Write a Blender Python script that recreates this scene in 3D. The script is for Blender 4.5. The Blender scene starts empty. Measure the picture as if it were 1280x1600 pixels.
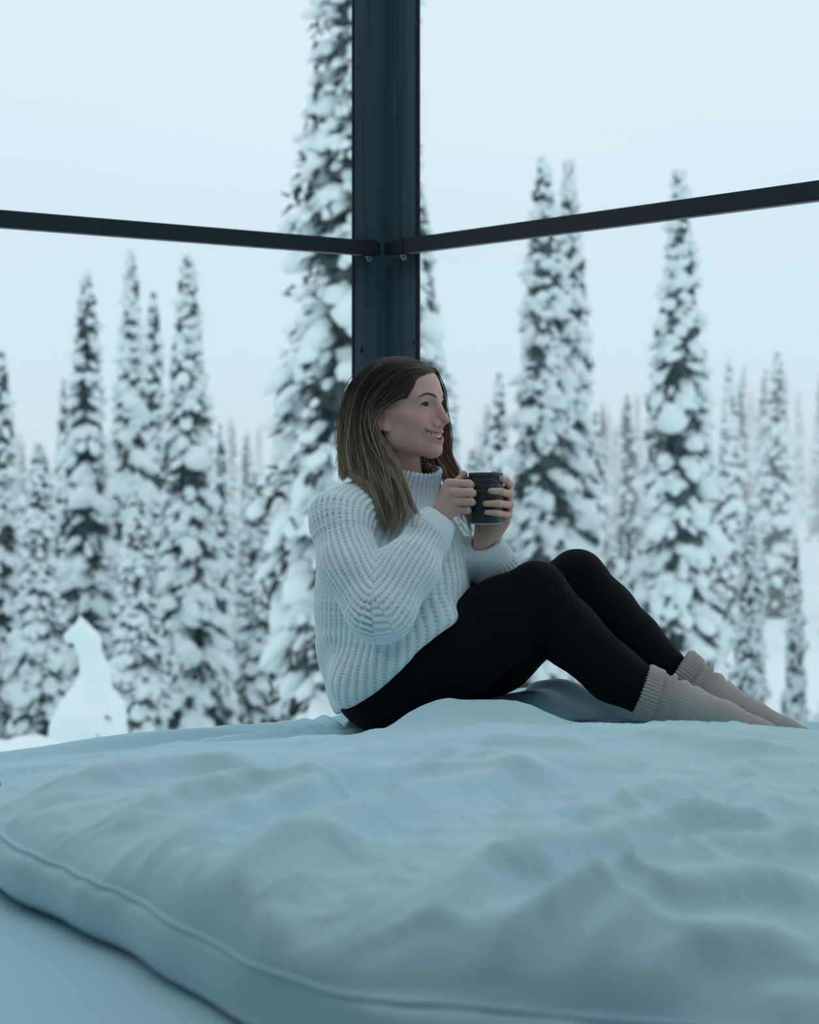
import bpy, math, random
import numpy as np

# ------------------------------------------------------------------ camera, sky, exposure
S = bpy.context.scene
COL = S.collection
F_PX = 2667.0            # 50 mm lens on a 24 mm wide (portrait) frame, 1280 px
HORIZON = 664.0          # pixel row of the eye level
CAM_Z = 1.25             # eye height over the cabin floor
BED_Z = CAM_Z - 0.66     # top of the mattress


def P(px, py, d):
    """pixel + distance in front of the camera -> world point"""
    return np.array([(px - 640.0) / F_PX * d, d, CAM_Z + (HORIZON - py) / F_PX * d])


cam_d = bpy.data.cameras.new('camera')
cam = bpy.data.objects.new('camera', cam_d)
COL.objects.link(cam)
cam.location = (0, 0, CAM_Z)
cam.rotation_euler = (math.pi / 2, 0, 0)
cam_d.sensor_fit = 'VERTICAL'
cam_d.sensor_height = 30.0
cam_d.sensor_width = 24.0
cam_d.lens = 50.0
cam_d.shift_y = -(800.0 - HORIZON) / 1600.0
cam_d.clip_start = 0.05
cam_d.clip_end = 600
cam_d.dof.use_dof = True
cam_d.dof.focus_distance = 3.70
cam_d.dof.aperture_fstop = 3.2
S.camera = cam

W = bpy.data.worlds.new('overcast_sky')
S.world = W
W.use_nodes = True
nt = W.node_tree
nt.nodes.clear()
wo = nt.nodes.new('ShaderNodeOutputWorld')
wb = nt.nodes.new('ShaderNodeBackground')
tc = nt.nodes.new('ShaderNodeTexCoord')
sp = nt.nodes.new('ShaderNodeSeparateXYZ')
rp = nt.nodes.new('ShaderNodeValToRGB')
nz = nt.nodes.new('ShaderNodeTexNoise')
nz.inputs['Scale'].default_value = 3.2
nz.inputs['Detail'].default_value = 3.0
mp = nt.nodes.new('ShaderNodeMapping')
mp.inputs['Scale'].default_value = (1, 1, 2.6)
ad = nt.nodes.new('ShaderNodeMath')
ad.operation = 'MULTIPLY_ADD'
ad.inputs[1].default_value = 0.10
rp.color_ramp.elements[0].position = 0.02
rp.color_ramp.elements[0].color = (0.615, 0.795, 0.885, 1)
rp.color_ramp.elements[1].position = 0.34
rp.color_ramp.elements[1].color = (0.775, 0.885, 0.935, 1)
nt.links.new(tc.outputs['Generated'], sp.inputs[0])
nt.links.new(tc.outputs['Generated'], mp.inputs['Vector'])
nt.links.new(mp.outputs[0], nz.inputs['Vector'])
nt.links.new(nz.outputs[0], ad.inputs[0])
nt.links.new(sp.outputs['Z'], ad.inputs[2])
nt.links.new(ad.outputs[0], rp.inputs[0])
nt.links.new(rp.outputs[0], wb.inputs['Color'])
wb.inputs['Strength'].default_value = 1.03
nt.links.new(wb.outputs[0], wo.inputs['Surface'])

S.view_settings.view_transform = 'Standard'
S.view_settings.look = 'None'
S.view_settings.gamma = 1.0
S.view_settings.use_curve_mapping = False
S.view_settings.exposure = 0.0
try:
    S.cycles.volume_bounces = 2
    S.cycles.transparent_max_bounces = 16
except Exception:
    pass

# ------------------------------------------------------------------ materials


def mat(name, color, rough=0.7, spec=0.3, vcol=None, bump=None, var=None, sheen=0.0, metallic=0.0, sss=None):
    m = bpy.data.materials.new(name)
    m.use_nodes = True
    t = m.node_tree
    b = t.nodes['Principled BSDF']
    b.inputs['Base Color'].default_value = (*color, 1)
    b.inputs['Roughness'].default_value = rough
    b.inputs['Specular IOR Level'].default_value = spec
    b.inputs['Metallic'].default_value = metallic
    if sheen:
        b.inputs['Sheen Weight'].default_value = sheen
    if sss:
        b.inputs['Subsurface Weight'].default_value = sss
        b.inputs['Subsurface Radius'].default_value = (0.006, 0.002, 0.001)
        b.inputs['Subsurface Scale'].default_value = 1.0
    co = t.nodes.new('ShaderNodeTexCoord')
    src = None
    if vcol:
        a = t.nodes.new('ShaderNodeAttribute')
        a.attribute_name = vcol
        src = a.outputs['Color']
        t.links.new(src, b.inputs['Base Color'])
    if var:                                       # (scale vector, amount)
        mpn = t.nodes.new('ShaderNodeMapping')
        mpn.inputs['Scale'].default_value = var[0]
        n = t.nodes.new('ShaderNodeTexNoise')
        n.inputs['Scale'].default_value = 1.0
        n.inputs['Detail'].default_value = 4.0
        t.links.new(co.outputs['Object'], mpn.inputs['Vector'])
        t.links.new(mpn.outputs[0], n.inputs['Vector'])
        mx = t.nodes.new('ShaderNodeMix')
        mx.data_type = 'RGBA'
        mx.blend_type = 'MULTIPLY'
        mx.inputs['Factor'].default_value = 1.0
        r = t.nodes.new('ShaderNodeValToRGB')
        a0 = 1 - var[1]
        r.color_ramp.elements[0].position = 0.3
        r.color_ramp.elements[0].color = (a0, a0, a0, 1)
        r.color_ramp.elements[1].position = 0.7
        r.color_ramp.elements[1].color = (1, 1, 1, 1)
        t.links.new(n.outputs[0], r.inputs[0])
        if src is None:
            mx.inputs[6].default_value = (*color, 1)
        else:
            t.links.new(src, mx.inputs[6])
        t.links.new(r.outputs[0], mx.inputs[7])
        t.links.new(mx.outputs[2], b.inputs['Base Color'])
    if bump:                                      # (scale vector, distance)
        mpn = t.nodes.new('ShaderNodeMapping')
        mpn.inputs['Scale'].default_value = bump[0]
        n = t.nodes.new('ShaderNodeTexNoise')
        n.inputs['Scale'].default_value = 1.0
        n.inputs['Detail'].default_value = 5.0
        t.links.new(co.outputs['Object'], mpn.inputs['Vector'])
        t.links.new(mpn.outputs[0], n.inputs['Vector'])
        bp = t.nodes.new('ShaderNodeBump')
        bp.inputs['Distance'].default_value = bump[1]
        bp.inputs['Strength'].default_value = 1.0
        t.links.new(n.outputs[0], bp.inputs['Height'])
        t.links.new(bp.outputs[0], b.inputs['Normal'])
    return m


M = {}
M['post'] = mat('painted_timber', (0.105, 0.180, 0.215), 0.6, 0.2, var=((40, 40, 1.5), 0.35), bump=((60, 60, 2.0), 0.002))
M['post_dark'] = mat('frame_seal', (0.006, 0.012, 0.016), 0.5, 0.3)
M['knot'] = mat('timber_knot', (0.004, 0.006, 0.007), 0.7, 0.2)
M['rail'] = mat('rail_dark_metal', (0.016, 0.030, 0.038), 0.6, 0.2)
M['rail_lip'] = mat('rail_lip_metal', (0.20, 0.18, 0.22), 0.4, 0.4)
M['hook'] = mat('hook_nylon', (0.75, 0.80, 0.82), 0.4, 0.4)
M['floor'] = mat('floor_boards', (0.10, 0.085, 0.075), 0.5, 0.3, var=((2, 20, 1), 0.3))
M['wall'] = mat('wall_panelling', (0.10, 0.12, 0.13), 0.7, 0.2, var=((8, 8, 1), 0.2))
M['snow'] = mat('snow', (0.86, 0.935, 0.955), 0.8, 0.15, bump=((9, 9, 9), 0.02))
M['snow_tree'] = mat('snow_on_branches', (0.86, 0.945, 0.965), 0.85, 0.1)
M['needles'] = mat('spruce_needles', (0.12, 0.170, 0.178), 0.85, 0.1, var=((3, 3, 3), 0.4))
M['bark'] = mat('spruce_bark', (0.035, 0.038, 0.038), 0.9, 0.1)
M['sheet'] = mat('cotton_sheet', (0.45, 0.68, 0.76), 0.85, 0.15, sheen=0.1, bump=((400, 400, 400), 0.0002))
M['duvet'] = mat('cotton_duvet_cover', (0.48, 0.69, 0.765), 0.85, 0.15, sheen=0.1, bump=((7, 7, 7), 0.004))
M['bed_base'] = mat('bed_base_fabric', (0.08, 0.08, 0.085), 0.8, 0.2)
M['cushion'] = mat('dark_brown_cushion', (0.022, 0.012, 0.011), 0.75, 0.25, bump=((120, 120, 120), 0.001))
M['knit'] = mat('chunky_knit_wool', (0.60, 0.66, 0.68), 0.95, 0.1, vcol='Col', sheen=0.3)
M['leggings'] = mat('black_leggings', (0.0036, 0.0062, 0.0085), 0.75, 0.08)
M['sock'] = mat('wool_sock', (0.40, 0.37, 0.35), 0.95, 0.1, vcol='Col', sheen=0.3)
M['skin'] = mat('skin', (0.45, 0.27, 0.22), 0.58, 0.25, vcol='Col', sss=0.12)
M['hair'] = mat('hair', (0.1, 0.07, 0.05), 0.45, 0.35, vcol='Col')
M['haircap'] = mat('hair_under', (0.050, 0.036, 0.030), 0.7, 0.15)
M['brow'] = mat('eyebrow_hair', (0.105, 0.074, 0.062), 0.9, 0.1)
M['lash'] = mat('eyelash', (0.010, 0.008, 0.008), 0.6, 0.1)
M['eye'] = mat('eye_white', (0.42, 0.42, 0.42), 0.3, 0.4)
M['iris'] = mat('iris', (0.012, 0.010, 0.010), 0.25, 0.3)
M['teeth'] = mat('teeth', (0.72, 0.66, 0.56), 0.3, 0.5)
M['mouth'] = mat('mouth_inside', (0.05, 0.015, 0.015), 0.6, 0.2)
M['nail'] = mat('fingernail', (0.50, 0.32, 0.30), 0.3, 0.5)
M['mug_in'] = mat('mug_inside', (0.10, 0.12, 0.13), 0.35, 0.4)
M['mug_foot'] = mat('mug_bare_clay', (0.35, 0.42, 0.45), 0.6, 0.3)

# dark slate mug with a few pale wavy lines scratched round its upper half
m = bpy.data.materials.new('slate_glaze')
m.use_nodes = True
t = m.node_tree
b = t.nodes['Principled BSDF']
b.inputs['Roughness'].default_value = 0.42
b.inputs['Specular IOR Level'].default_value = 0.4
co = t.nodes.new('ShaderNodeTexCoord')
wv = t.nodes.new('ShaderNodeTexWave')
wv.wave_type = 'BANDS'
wv.bands_direction = 'Z'
wv.inputs['Scale'].default_value = 24.0
wv.inputs['Distortion'].default_value = 3.4
wv.inputs['Detail'].default_value = 0.0
wv.inputs['Detail Scale'].default_value = 2.2
t.links.new(co.outputs['Object'], wv.inputs['Vector'])
r1 = t.nodes.new('ShaderNodeValToRGB')
r1.color_ramp.elements[0].position = 0.955
r1.color_ramp.elements[0].color = (0, 0, 0, 1)
r1.color_ramp.elements[1].position = 0.995
r1.color_ramp.elements[1].color = (1, 1, 1, 1)
t.links.new(wv.outputs['Fac'], r1.inputs[0])
sz = t.nodes.new('ShaderNodeSeparateXYZ')
t.links.new(co.outputs['Object'], sz.inputs[0])
mr = t.nodes.new('ShaderNodeMapRange')
mr.inputs['From Min'].default_value = 0.058
mr.inputs['From Max'].default_value = 0.070
t.links.new(sz.outputs['Z'], mr.inputs['Value'])
mu = t.nodes.new('ShaderNodeMath')
mu.operation = 'MULTIPLY'
t.links.new(r1.outputs[0], mu.inputs[0])
t.links.new(mr.outputs[0], mu.inputs[1])
mx = t.nodes.new('ShaderNodeMix')
mx.data_type = 'RGBA'
mx.inputs[6].default_value = (0.022, 0.034, 0.040, 1)
mx.inputs[7].default_value = (0.085, 0.115, 0.125, 1)
t.links.new(mu.outputs[0], mx.inputs[0])
t.links.new(mx.outputs[2], b.inputs['Base Color'])
M['mug'] = m

# window glass: thin pane, mostly clear with a weak mirror reflection
m = bpy.data.materials.new('window_glass')
m.use_nodes = True
t = m.node_tree
t.nodes.clear()
o_ = t.nodes.new('ShaderNodeOutputMaterial')
tr = t.nodes.new('ShaderNodeBsdfTransparent')
tr.inputs['Color'].default_value = (0.975, 0.99, 0.992, 1)
gl = t.nodes.new('ShaderNodeBsdfGlossy')
gl.inputs['Roughness'].default_value = 0.0
fr = t.nodes.new('ShaderNodeFresnel')
fr.inputs['IOR'].default_value = 1.13
ms = t.nodes.new('ShaderNodeMixShader')
t.links.new(fr.outputs[0], ms.inputs[0])
t.links.new(tr.outputs[0], ms.inputs[1])
t.links.new(gl.outputs[0], ms.inputs[2])
t.links.new(ms.outputs[0], o_.inputs['Surface'])
M['glass'] = m

# ------------------------------------------------------------------ helpers


def mesh_obj(name, V, Fc, material, parent=None, smooth=True, col=None):
    me = bpy.data.meshes.new(name)
    V = np.asarray(V, dtype=np.float32)
    if isinstance(Fc, np.ndarray):
        n, k = Fc.shape
        me.vertices.add(len(V))
        me.vertices.foreach_set('co', V.ravel())
        me.loops.add(n * k)
        me.polygons.add(n)
        me.polygons.foreach_set('loop_start', np.arange(0, n * k, k, dtype=np.int32))
        me.loops.foreach_set('vertex_index', Fc.astype(np.int32).ravel())
        me.update(calc_edges=True)
        me.validate()
    else:
        me.from_pydata(V.tolist(), [], Fc)
        me.update()
    if smooth:
        me.polygons.foreach_set('use_smooth', np.ones(len(me.polygons), dtype=bool))
    if col is not None:
        a = me.color_attributes.new('Col', 'FLOAT_COLOR', 'POINT')
        c = np.ones((len(V), 4), dtype=np.float32)
        c[:, :3] = col
        a.data.foreach_set('color', c.ravel())
    me.materials.append(material)
    o = bpy.data.objects.new(name, me)
    COL.objects.link(o)
    if parent is not None:
        o.parent = parent
    return o


def tag(o, label=None, cat=None, group=None, kind=None):
    if label:
        o['label'] = label
    if cat:
        o['category'] = cat
    if group:
        o['group'] = group
    if kind:
        o['kind'] = kind
    return o


def empty(name, loc=(0, 0, 0)):
    o = bpy.data.objects.new(name, None)
    COL.objects.link(o)
    o.location = loc
    o.empty_display_size = 0.1
    return o


def keep_world(o, parent):
    """parent a mesh that is already in world coordinates"""
    o.parent = parent
    o.matrix_parent_inverse = parent.matrix_world.inverted() if False else o.matrix_parent_inverse
    o.location = (-parent.location[0], -parent.location[1], -parent.location[2])
    return o


def box_geo(c, ax, ay, az, hx, hy, hz, bev=0.0):
    """oriented box with chamfered edges; returns V, faces"""
    c = np.asarray(c, float)
    A = np.array([ax, ay, az], float)
    h = np.array([hx, hy, hz], float)
    if bev <= 0:
        sg = np.array([[-1, -1, -1], [1, -1, -1], [1, 1, -1], [-1, 1, -1], [-1, -1, 1], [1, -1, 1], [1, 1, 1], [-1, 1, 1]], float)
        V = c + (sg * h) @ A
        return V, [(0, 3, 2, 1), (4, 5, 6, 7), (0, 1, 5, 4), (1, 2, 6, 5), (2, 3, 7, 6), (3, 0, 4, 7)]
    V, idx = [], {}
    for sx in (-1, 1):
        for sy in (-1, 1):
            for sz_ in (-1, 1):
                s = np.array([sx, sy, sz_], float)
                for k in range(3):
                    q = s * (h - bev)
                    q[k] = s[k] * h[k]
                    idx[(sx, sy, sz_, k)] = len(V)
                    V.append(c + q @ A)
    Fc = []
    for k in range(3):
        a, b_ = [(1, 2), (2, 0), (0, 1)][k]
        for s in (-1, 1):
            quad = []
            for u, v in ((-1, -1), (1, -1), (1, 1), (-1, 1)):
                key = [0, 0, 0]
                key[k] = s
                key[a] = u
                key[b_] = v
                quad.append(idx[(*key, k)])
            Fc.append(tuple(quad if s > 0 else quad[::-1]))
    for k in range(3):
        a, b_ = [(1, 2), (2, 0), (0, 1)][k]
        for u in (-1, 1):
            for v in (-1, 1):
                q = []
                for s, ff in ((-1, a), (1, a), (1, b_), (-1, b_)):
                    key = [0, 0, 0]
                    key[k] = s
                    key[a] = u
                    key[b_] = v
                    q.append(idx[(*key, ff)])
                Fc.append(tuple(q))
    for sx in (-1, 1):
        for sy in (-1, 1):
            for sz_ in (-1, 1):
                Fc.append(tuple(idx[(sx, sy, sz_, k)] for k in range(3)))
    return np.array(V), Fc


def merge(parts):
    V, Fc, n = [], [], 0
    for v, f in parts:
        V.append(np.asarray(v, float))
        Fc += [tuple(int(i) + n for i in q) for q in f]
        n += len(v)
    return np.concatenate(V), Fc


def tube_geo(pts, rad, n=10, cap=True):
    pts = np.asarray(pts, float)
    m_ = len(pts)
    rad = np.full(m_, rad) if np.isscalar(rad) else np.asarray(rad, float)
    tg = np.gradient(pts, axis=0)
    tg /= np.linalg.norm(tg, axis=1)[:, None] + 1e-12
    up = np.array([0, 0, 1.0]) if abs(tg[0][2]) < 0.9 else np.array([1.0, 0, 0])
    V = []
    nrm = np.cross(tg[0], up)
    nrm /= np.linalg.norm(nrm)
    for i in range(m_):
        nrm = nrm - tg[i] * (nrm @ tg[i])
        nrm /= np.linalg.norm(nrm)
        bn = np.cross(tg[i], nrm)
        for k in range(n):
            a = 2 * math.pi * k / n
            V.append(pts[i] + rad[i] * (math.cos(a) * nrm + math.sin(a) * bn))
    Fc = []
    for i in range(m_ - 1):
        for k in range(n):
            k2 = (k + 1) % n
            Fc.append((i * n + k, i * n + k2, (i + 1) * n + k2, (i + 1) * n + k))
    if cap:
        Fc.append(tuple(range(n))[::-1])
        Fc.append(tuple((m_ - 1) * n + k for k in range(n)))
    return np.array(V), Fc


def crom(pts, n):
    """Catmull-Rom through pts, n samples"""
    p = np.asarray(pts, float)
    p = np.vstack([2 * p[0] - p[1], p, 2 * p[-1] - p[-2]])
    m_ = len(p) - 3
    tt = np.linspace(0, m_ - 1e-6, n)
    i = tt.astype(int)
    f = (tt - i)[:, None]
    a, b_, c, d = p[i], p[i + 1], p[i + 2], p[i + 3]
    return 0.5 * (2 * b_ + (c - a) * f + (2 * a - 5 * b_ + 4 * c - d) * f ** 2 + (3 * b_ - a - 3 * c + d) * f ** 3)


# value noise, vectorised
def vnoise(p, seed=0):
    p = np.asarray(p, float)
    i = np.floor(p).astype(np.int64)
    f = p - i
    f = f * f * (3 - 2 * f)

    def hsh(a, b_, c):
        h = (a * 374761393 + b_ * 668265263 + c * 2147483647 + seed * 974711) & 0xffffffff
        h = ((h ^ (h >> 13)) * 1274126177) & 0xffffffff
        h = h ^ (h >> 16)
        return (h & 0xffff) / 65535.0
    out = 0
    for dx in (0, 1):
        for dy in (0, 1):
            for dz in (0, 1):
                w = (f[..., 0] if dx else 1 - f[..., 0]) * (f[..., 1] if dy else 1 - f[..., 1]) * (f[..., 2] if dz else 1 - f[..., 2])
                out = out + w * hsh(i[..., 0] + dx, i[..., 1] + dy, i[..., 2] + dz)
    return out * 2 - 1


# ---- signed-distance modelling: smooth unions of simple solids, meshed with surface nets
def smin(a, b_, k):
    return np.minimum(a, b_) - np.maximum(k - np.abs(a - b_), 0) ** 2 / (4 * k)


def smax(a, b_, k):
    return -smin(-a, -b_, k)


def s_cone(p, a, b_, ra, rb):
    a = np.asarray(a, np.float32)
    b_ = np.asarray(b_, np.float32)
    d = b_ - a
    h = np.clip(((p - a) @ d) / float(d @ d), 0, 1)
    return np.sqrt((((p - a) - h[:, None] * d) ** 2).sum(1)) - (ra + (rb - ra) * h)


def s_chain(p, pts, rad, k=0.01):
    out = None
    for i in range(len(pts) - 1):
        d = s_cone(p, pts[i], pts[i + 1], rad[i], rad[i + 1])
        out = d if out is None else smin(out, d, k)
    return out


def s_ell(p, c, r):
    q = p - np.asarray(c, np.float32)
    r = np.asarray(r, np.float32)
    k0 = np.sqrt(((q / r) ** 2).sum(1))
    k1 = np.sqrt(((q / (r * r)) ** 2).sum(1)) + 1e-9
    return k0 * (k0 - 1) / k1


def mesh_sdf(fn, lo, hi, h):
    lo = np.asarray(lo, float)
    hi = np.asarray(hi, float)
    c1 = 8
    n0 = np.ceil((hi - lo) / (h * c1)).astype(int)
    g = np.stack(np.meshgrid(*[np.arange(k) for k in n0], indexing='ij'), -1).reshape(-1, 3)
    cells = g
    step = c1
    while True:
        d = fn((lo + (cells + 0.5) * step * h).astype(np.float32))
        cells = cells[np.abs(d) < step * h * 1.25]
        if step == 2:
            break
        o8 = np.stack(np.meshgrid([0, 1], [0, 1], [0, 1], indexing='ij'), -1).reshape(-1, 3)
        cells = (cells[:, None, :] * 2 + o8[None]).reshape(-1, 3)
        step //= 2
    o8 = np.stack(np.meshgrid([0, 1], [0, 1], [0, 1], indexing='ij'), -1).reshape(-1, 3)
    cells = (cells[:, None, :] * 2 + o8[None]).reshape(-1, 3)
    B = 1 << 20

    def key(c):
        return ((c[..., 0] + 4) * B + (c[..., 1] + 4)) * B + (c[..., 2] + 4)
    corner = cells[:, None, :] + o8[None]
    ck = key(corner)
    uk, inv = np.unique(ck.ravel(), return_inverse=True)
    uc = np.stack([uk // (B * B) - 4, (uk // B) % B - 4, uk % B - 4], -1)
    val = fn((lo + uc * h).astype(np.float32)).astype(np.float64)
    cv = val[inv].reshape(-1, 8)
    ins = cv < 0
    act = ins.any(1) & ~ins.all(1)
    cells, cv, ins = cells[act], cv[act], ins[act]
    acc = np.zeros((len(cells), 3))
    cnt = np.zeros(len(cells))
    for a in range(8):
        for b_ in range(a + 1, 8):
            if bin(a ^ b_).count('1') != 1:
                continue
            x = ins[:, a] != ins[:, b_]
            tt = np.where(x, cv[:, a] / np.where(x, cv[:, a] - cv[:, b_], 1), 0)
            pt = o8[a] + tt[:, None] * (o8[b_] - o8[a])
            acc += pt * x[:, None]
            cnt += x
    V = lo + (cells + acc / cnt[:, None]) * h
    k = key(cells)
    order = np.argsort(k)
    ks = k[order]

    def find(c):
        q = key(c)
        j = np.clip(np.searchsorted(ks, q), 0, len(ks) - 1)
        return np.where(ks[j] == q, order[j], -1)
    F_ = []
    bit = {0: 4, 1: 2, 2: 1}
    for ax in range(3):
        u, v = (ax + 1) % 3, (ax + 2) % 3
        x = ins[:, 0] != ins[:, bit[ax]]
        c = cells[x]
        eu = np.zeros(3, int)
        eu[u] = 1
        ev = np.zeros(3, int)
        ev[v] = 1
        q = np.stack([find(c), find(c - eu), find(c - eu - ev), find(c - ev)], -1)
        ok = (q >= 0).all(1)
        fl = ins[x][:, 0]
        q = np.where(fl[:, None], q, q[:, ::-1])[ok]
        F_.append(q)
    return V, np.concatenate(F_)


def vnormals(V, Fq):
    n = np.zeros_like(V)
    a = np.cross(V[Fq[:, 2]] - V[Fq[:, 0]], V[Fq[:, 3]] - V[Fq[:, 1]])
    for k in range(4):
        np.add.at(n, Fq[:, k], a)
    return n / (np.linalg.norm(n, axis=1)[:, None] + 1e-12)


def smooth_mesh(V, Fq, it=1, lam=0.5):
    for _ in range(it):
        acc = np.zeros_like(V)
        cnt = np.zeros(len(V))
        for k in range(4):
            for j in (1, 3):
                np.add.at(acc, Fq[:, k], V[Fq[:, (k + j) % 4]])
                np.add.at(cnt, Fq[:, k], 1)
        V = V + lam * (acc / np.maximum(cnt, 1)[:, None] - V)
    return V

# ------------------------------------------------------------------ the cabin
uL = np.array([-0.788, -0.6157, 0.0])     # along the window wall on one side of the corner post
uR = np.array([0.6157, -0.788, 0.0])      # along the other
UP = np.array([0, 0, 1.0])
PC = np.array([-0.073, 5.25, 0.0])        # inner corner, at floor level
LA, LB, WH = 4.3, 6.3, 2.95


def rc(a, b_, z):
    return PC + uL * a + uR * b_ + UP * z


def slab(name, a0, a1, b0, b1, z0, z1, material, parent=None, bev=0.0, smooth=False):
    c = rc((a0 + a1) / 2, (b0 + b1) / 2, (z0 + z1) / 2)
    V, Fc = box_geo(c, uL, uR, UP, abs(a1 - a0) / 2, abs(b1 - b0) / 2, abs(z1 - z0) / 2, bev)
    Fc = [f[::-1] for f in Fc]
    return mesh_obj(name, V, Fc, material, parent, smooth)


tag(slab('floor', -0.15, LA + 0.15, -0.15, LB + 0.15, -0.12, 0.0, M['floor']), 'brown board floor of the glass cabin under the bed', 'floor', kind='structure')
tag(slab('wall_side', LA, LA + 0.12, 0.0, LB, 0.0, WH, M['wall']), 'grey panelled side wall of the cabin', 'wall', kind='structure')

# corner post: boards on the two wall planes, meeting in a valley
post = tag(empty('trim_1', tuple(PC)), 'dark slate painted timber post in the corner between the windows', 'post', kind='structure')


def post_part(name, a0, a1, b0, b1, z0, z1, material, bev=0.0015):
    return keep_world(slab(name, a0, a1, b0, b1, z0, z1, material, None, bev), post)


post_part('plank', 0.0, 0.116, -0.012, 0.0, 0.0, WH, M['post'], 0.0012)
post_part('seal_strip', 0.1163, 0.122, -0.012, -0.004, 0.0, WH, M['post_dark'], 0.001)
post_part('plank', -0.012, 0.0, -0.012, 0.083, 0.0, WH, M['post'], 0.0012)
post_part('plank', -0.012, 0.0, 0.0838, 0.145, 0.0, WH, M['post'], 0.0012)
post_part('seal_strip', -0.012, -0.003, 0.1455, 0.157, 0.0, WH, M['post_dark'], 0.001)
post_part('core', -0.13, -0.0125, -0.13, -0.0125, 0.0, WH, M['post'])
for (a, b_, z, s) in ((0.092, 0.0005, 1.25 + (664 - 548) / F_PX * 5.17, 1), (0.0005, 0.139, 1.25 + (664 - 537) / F_PX * 5.13, 0.8), (0.105, 0.0005, 2.33, 0.5)):
    th = np.linspace(0, 2 * math.pi, 12, endpoint=False)
    ax = uL if b_ > a * 0 and b_ < 0.01 and a > 0.01 else uR
    nn = uR if ax is uL else uL
    pts = [rc(a, b_, z) + ax * (0.004 * s * math.cos(q)) + UP * (0.011 * s * math.sin(q) * (1 + 0.4 * math.sin(q))) for q in th]
    V = pts + [p_ + nn * 0.0012 for p_ in pts]
    Fc = [tuple(range(12, 24)), tuple(range(12))[::-1]] + [(i, (i + 1) % 12, 12 + (i + 1) % 12, 12 + i) for i in range(12)]
    keep_world(mesh_obj('knot', V, Fc, M['knot'], None, False), post)


def window(name, label, along, length, start, swap):
    w = tag(empty(name, tuple(rc(0, 0, 0))), label, 'window', kind='structure')

    def part(nm, s0, s1, t0, t1, z0, z1, mm, bev=0.003):
        if swap:
            return keep_world(slab(nm, s0, s1, t0, t1, z0, z1, mm, None, bev), w)
        return keep_world(slab(nm, t0, t1, s0, s1, z0, z1, mm, None, bev), w)
    part('pane', start, length, -0.022, -0.014, 0.08, WH - 0.08, M['glass'], 0)
    part('bottom_rail', start, length, -0.045, 0.0, 0.0, 0.08, M['post'])
    part('top_rail', start, length, -0.045, 0.0, WH - 0.08, WH, M['post'])
    part('end_post', length, length + 0.10, -0.05, 0.0, 0.0, WH, M['post'])
    return w


window('window_1', 'large clear glass pane beside the tall near spruce', uL, LA - 0.1, 0.123, True)
window('window_2', 'large clear glass pane in front of the twin-topped spruces', uR, LB - 0.1, 0.158, False)

w3 = tag(empty('window_3', tuple(rc(0, LB, 0))), 'end wall of the cabin with one glazed bay and grey panels', 'window', kind='structure')
for k in range(3):
    if k < 1:
        keep_world(slab('pane', 0.05 + k * 1.42, 1.37 + k * 1.42, LB + 0.014, LB + 0.022, 0.08, WH - 0.08, M['glass'], None, 0), w3)
    else:
        keep_world(slab('panel', 0.05 + k * 1.42, 1.37 + k * 1.42, LB + 0.010, LB + 0.040, 0.08, WH - 0.08, M['wall'], None, 0), w3)
    keep_world(slab('mullion', 1.37 + k * 1.42, 1.47 + k * 1.42, LB, LB + 0.05, 0.0, WH, M['post'], None, 0.003), w3)
keep_world(slab('bottom_rail', 0.0, LA, LB, LB + 0.05, 0.0, 0.08, M['post'], None, 0), w3)
keep_world(slab('top_rail', 0.0, LA, LB, LB + 0.05, WH - 0.08, WH, M['post'], None, 0), w3)

# glazed roof over the bed, boarded towards the back
roof = tag(empty('ceiling', tuple(rc(0, 0, WH))), 'glazed cabin roof with dark slate beams', 'ceiling', kind='structure')


def roof_part(nm, a0, a1, b0, b1, z0, z1, mm, bev=0.0):
    return keep_world(slab(nm, a0, a1, b0, b1, z0, z1, mm, None, bev), roof)


for k in range(3):
    b0 = 0.08 + k * 1.25
    roof_part('pane', 0.0, LA, b0 - 0.04, b0 + 1.17, WH + 0.05, WH + 0.058, M['glass'])
for k in range(5):
    roof_part('beam', -0.05, LA + 0.1, -0.05 + k * 1.25, 0.05 + k * 1.25, WH, WH + 0.14, M['post'], 0.004)
roof_part('board_panel', -0.05, LA + 0.1, 3.80, LB + 0.12, WH + 0.02, WH + 0.10, M['wall'])


# curtain rails with brackets and little nylon rings
RZ = 1.25 + (664 - 390.5) / F_PX * 5.2


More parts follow.
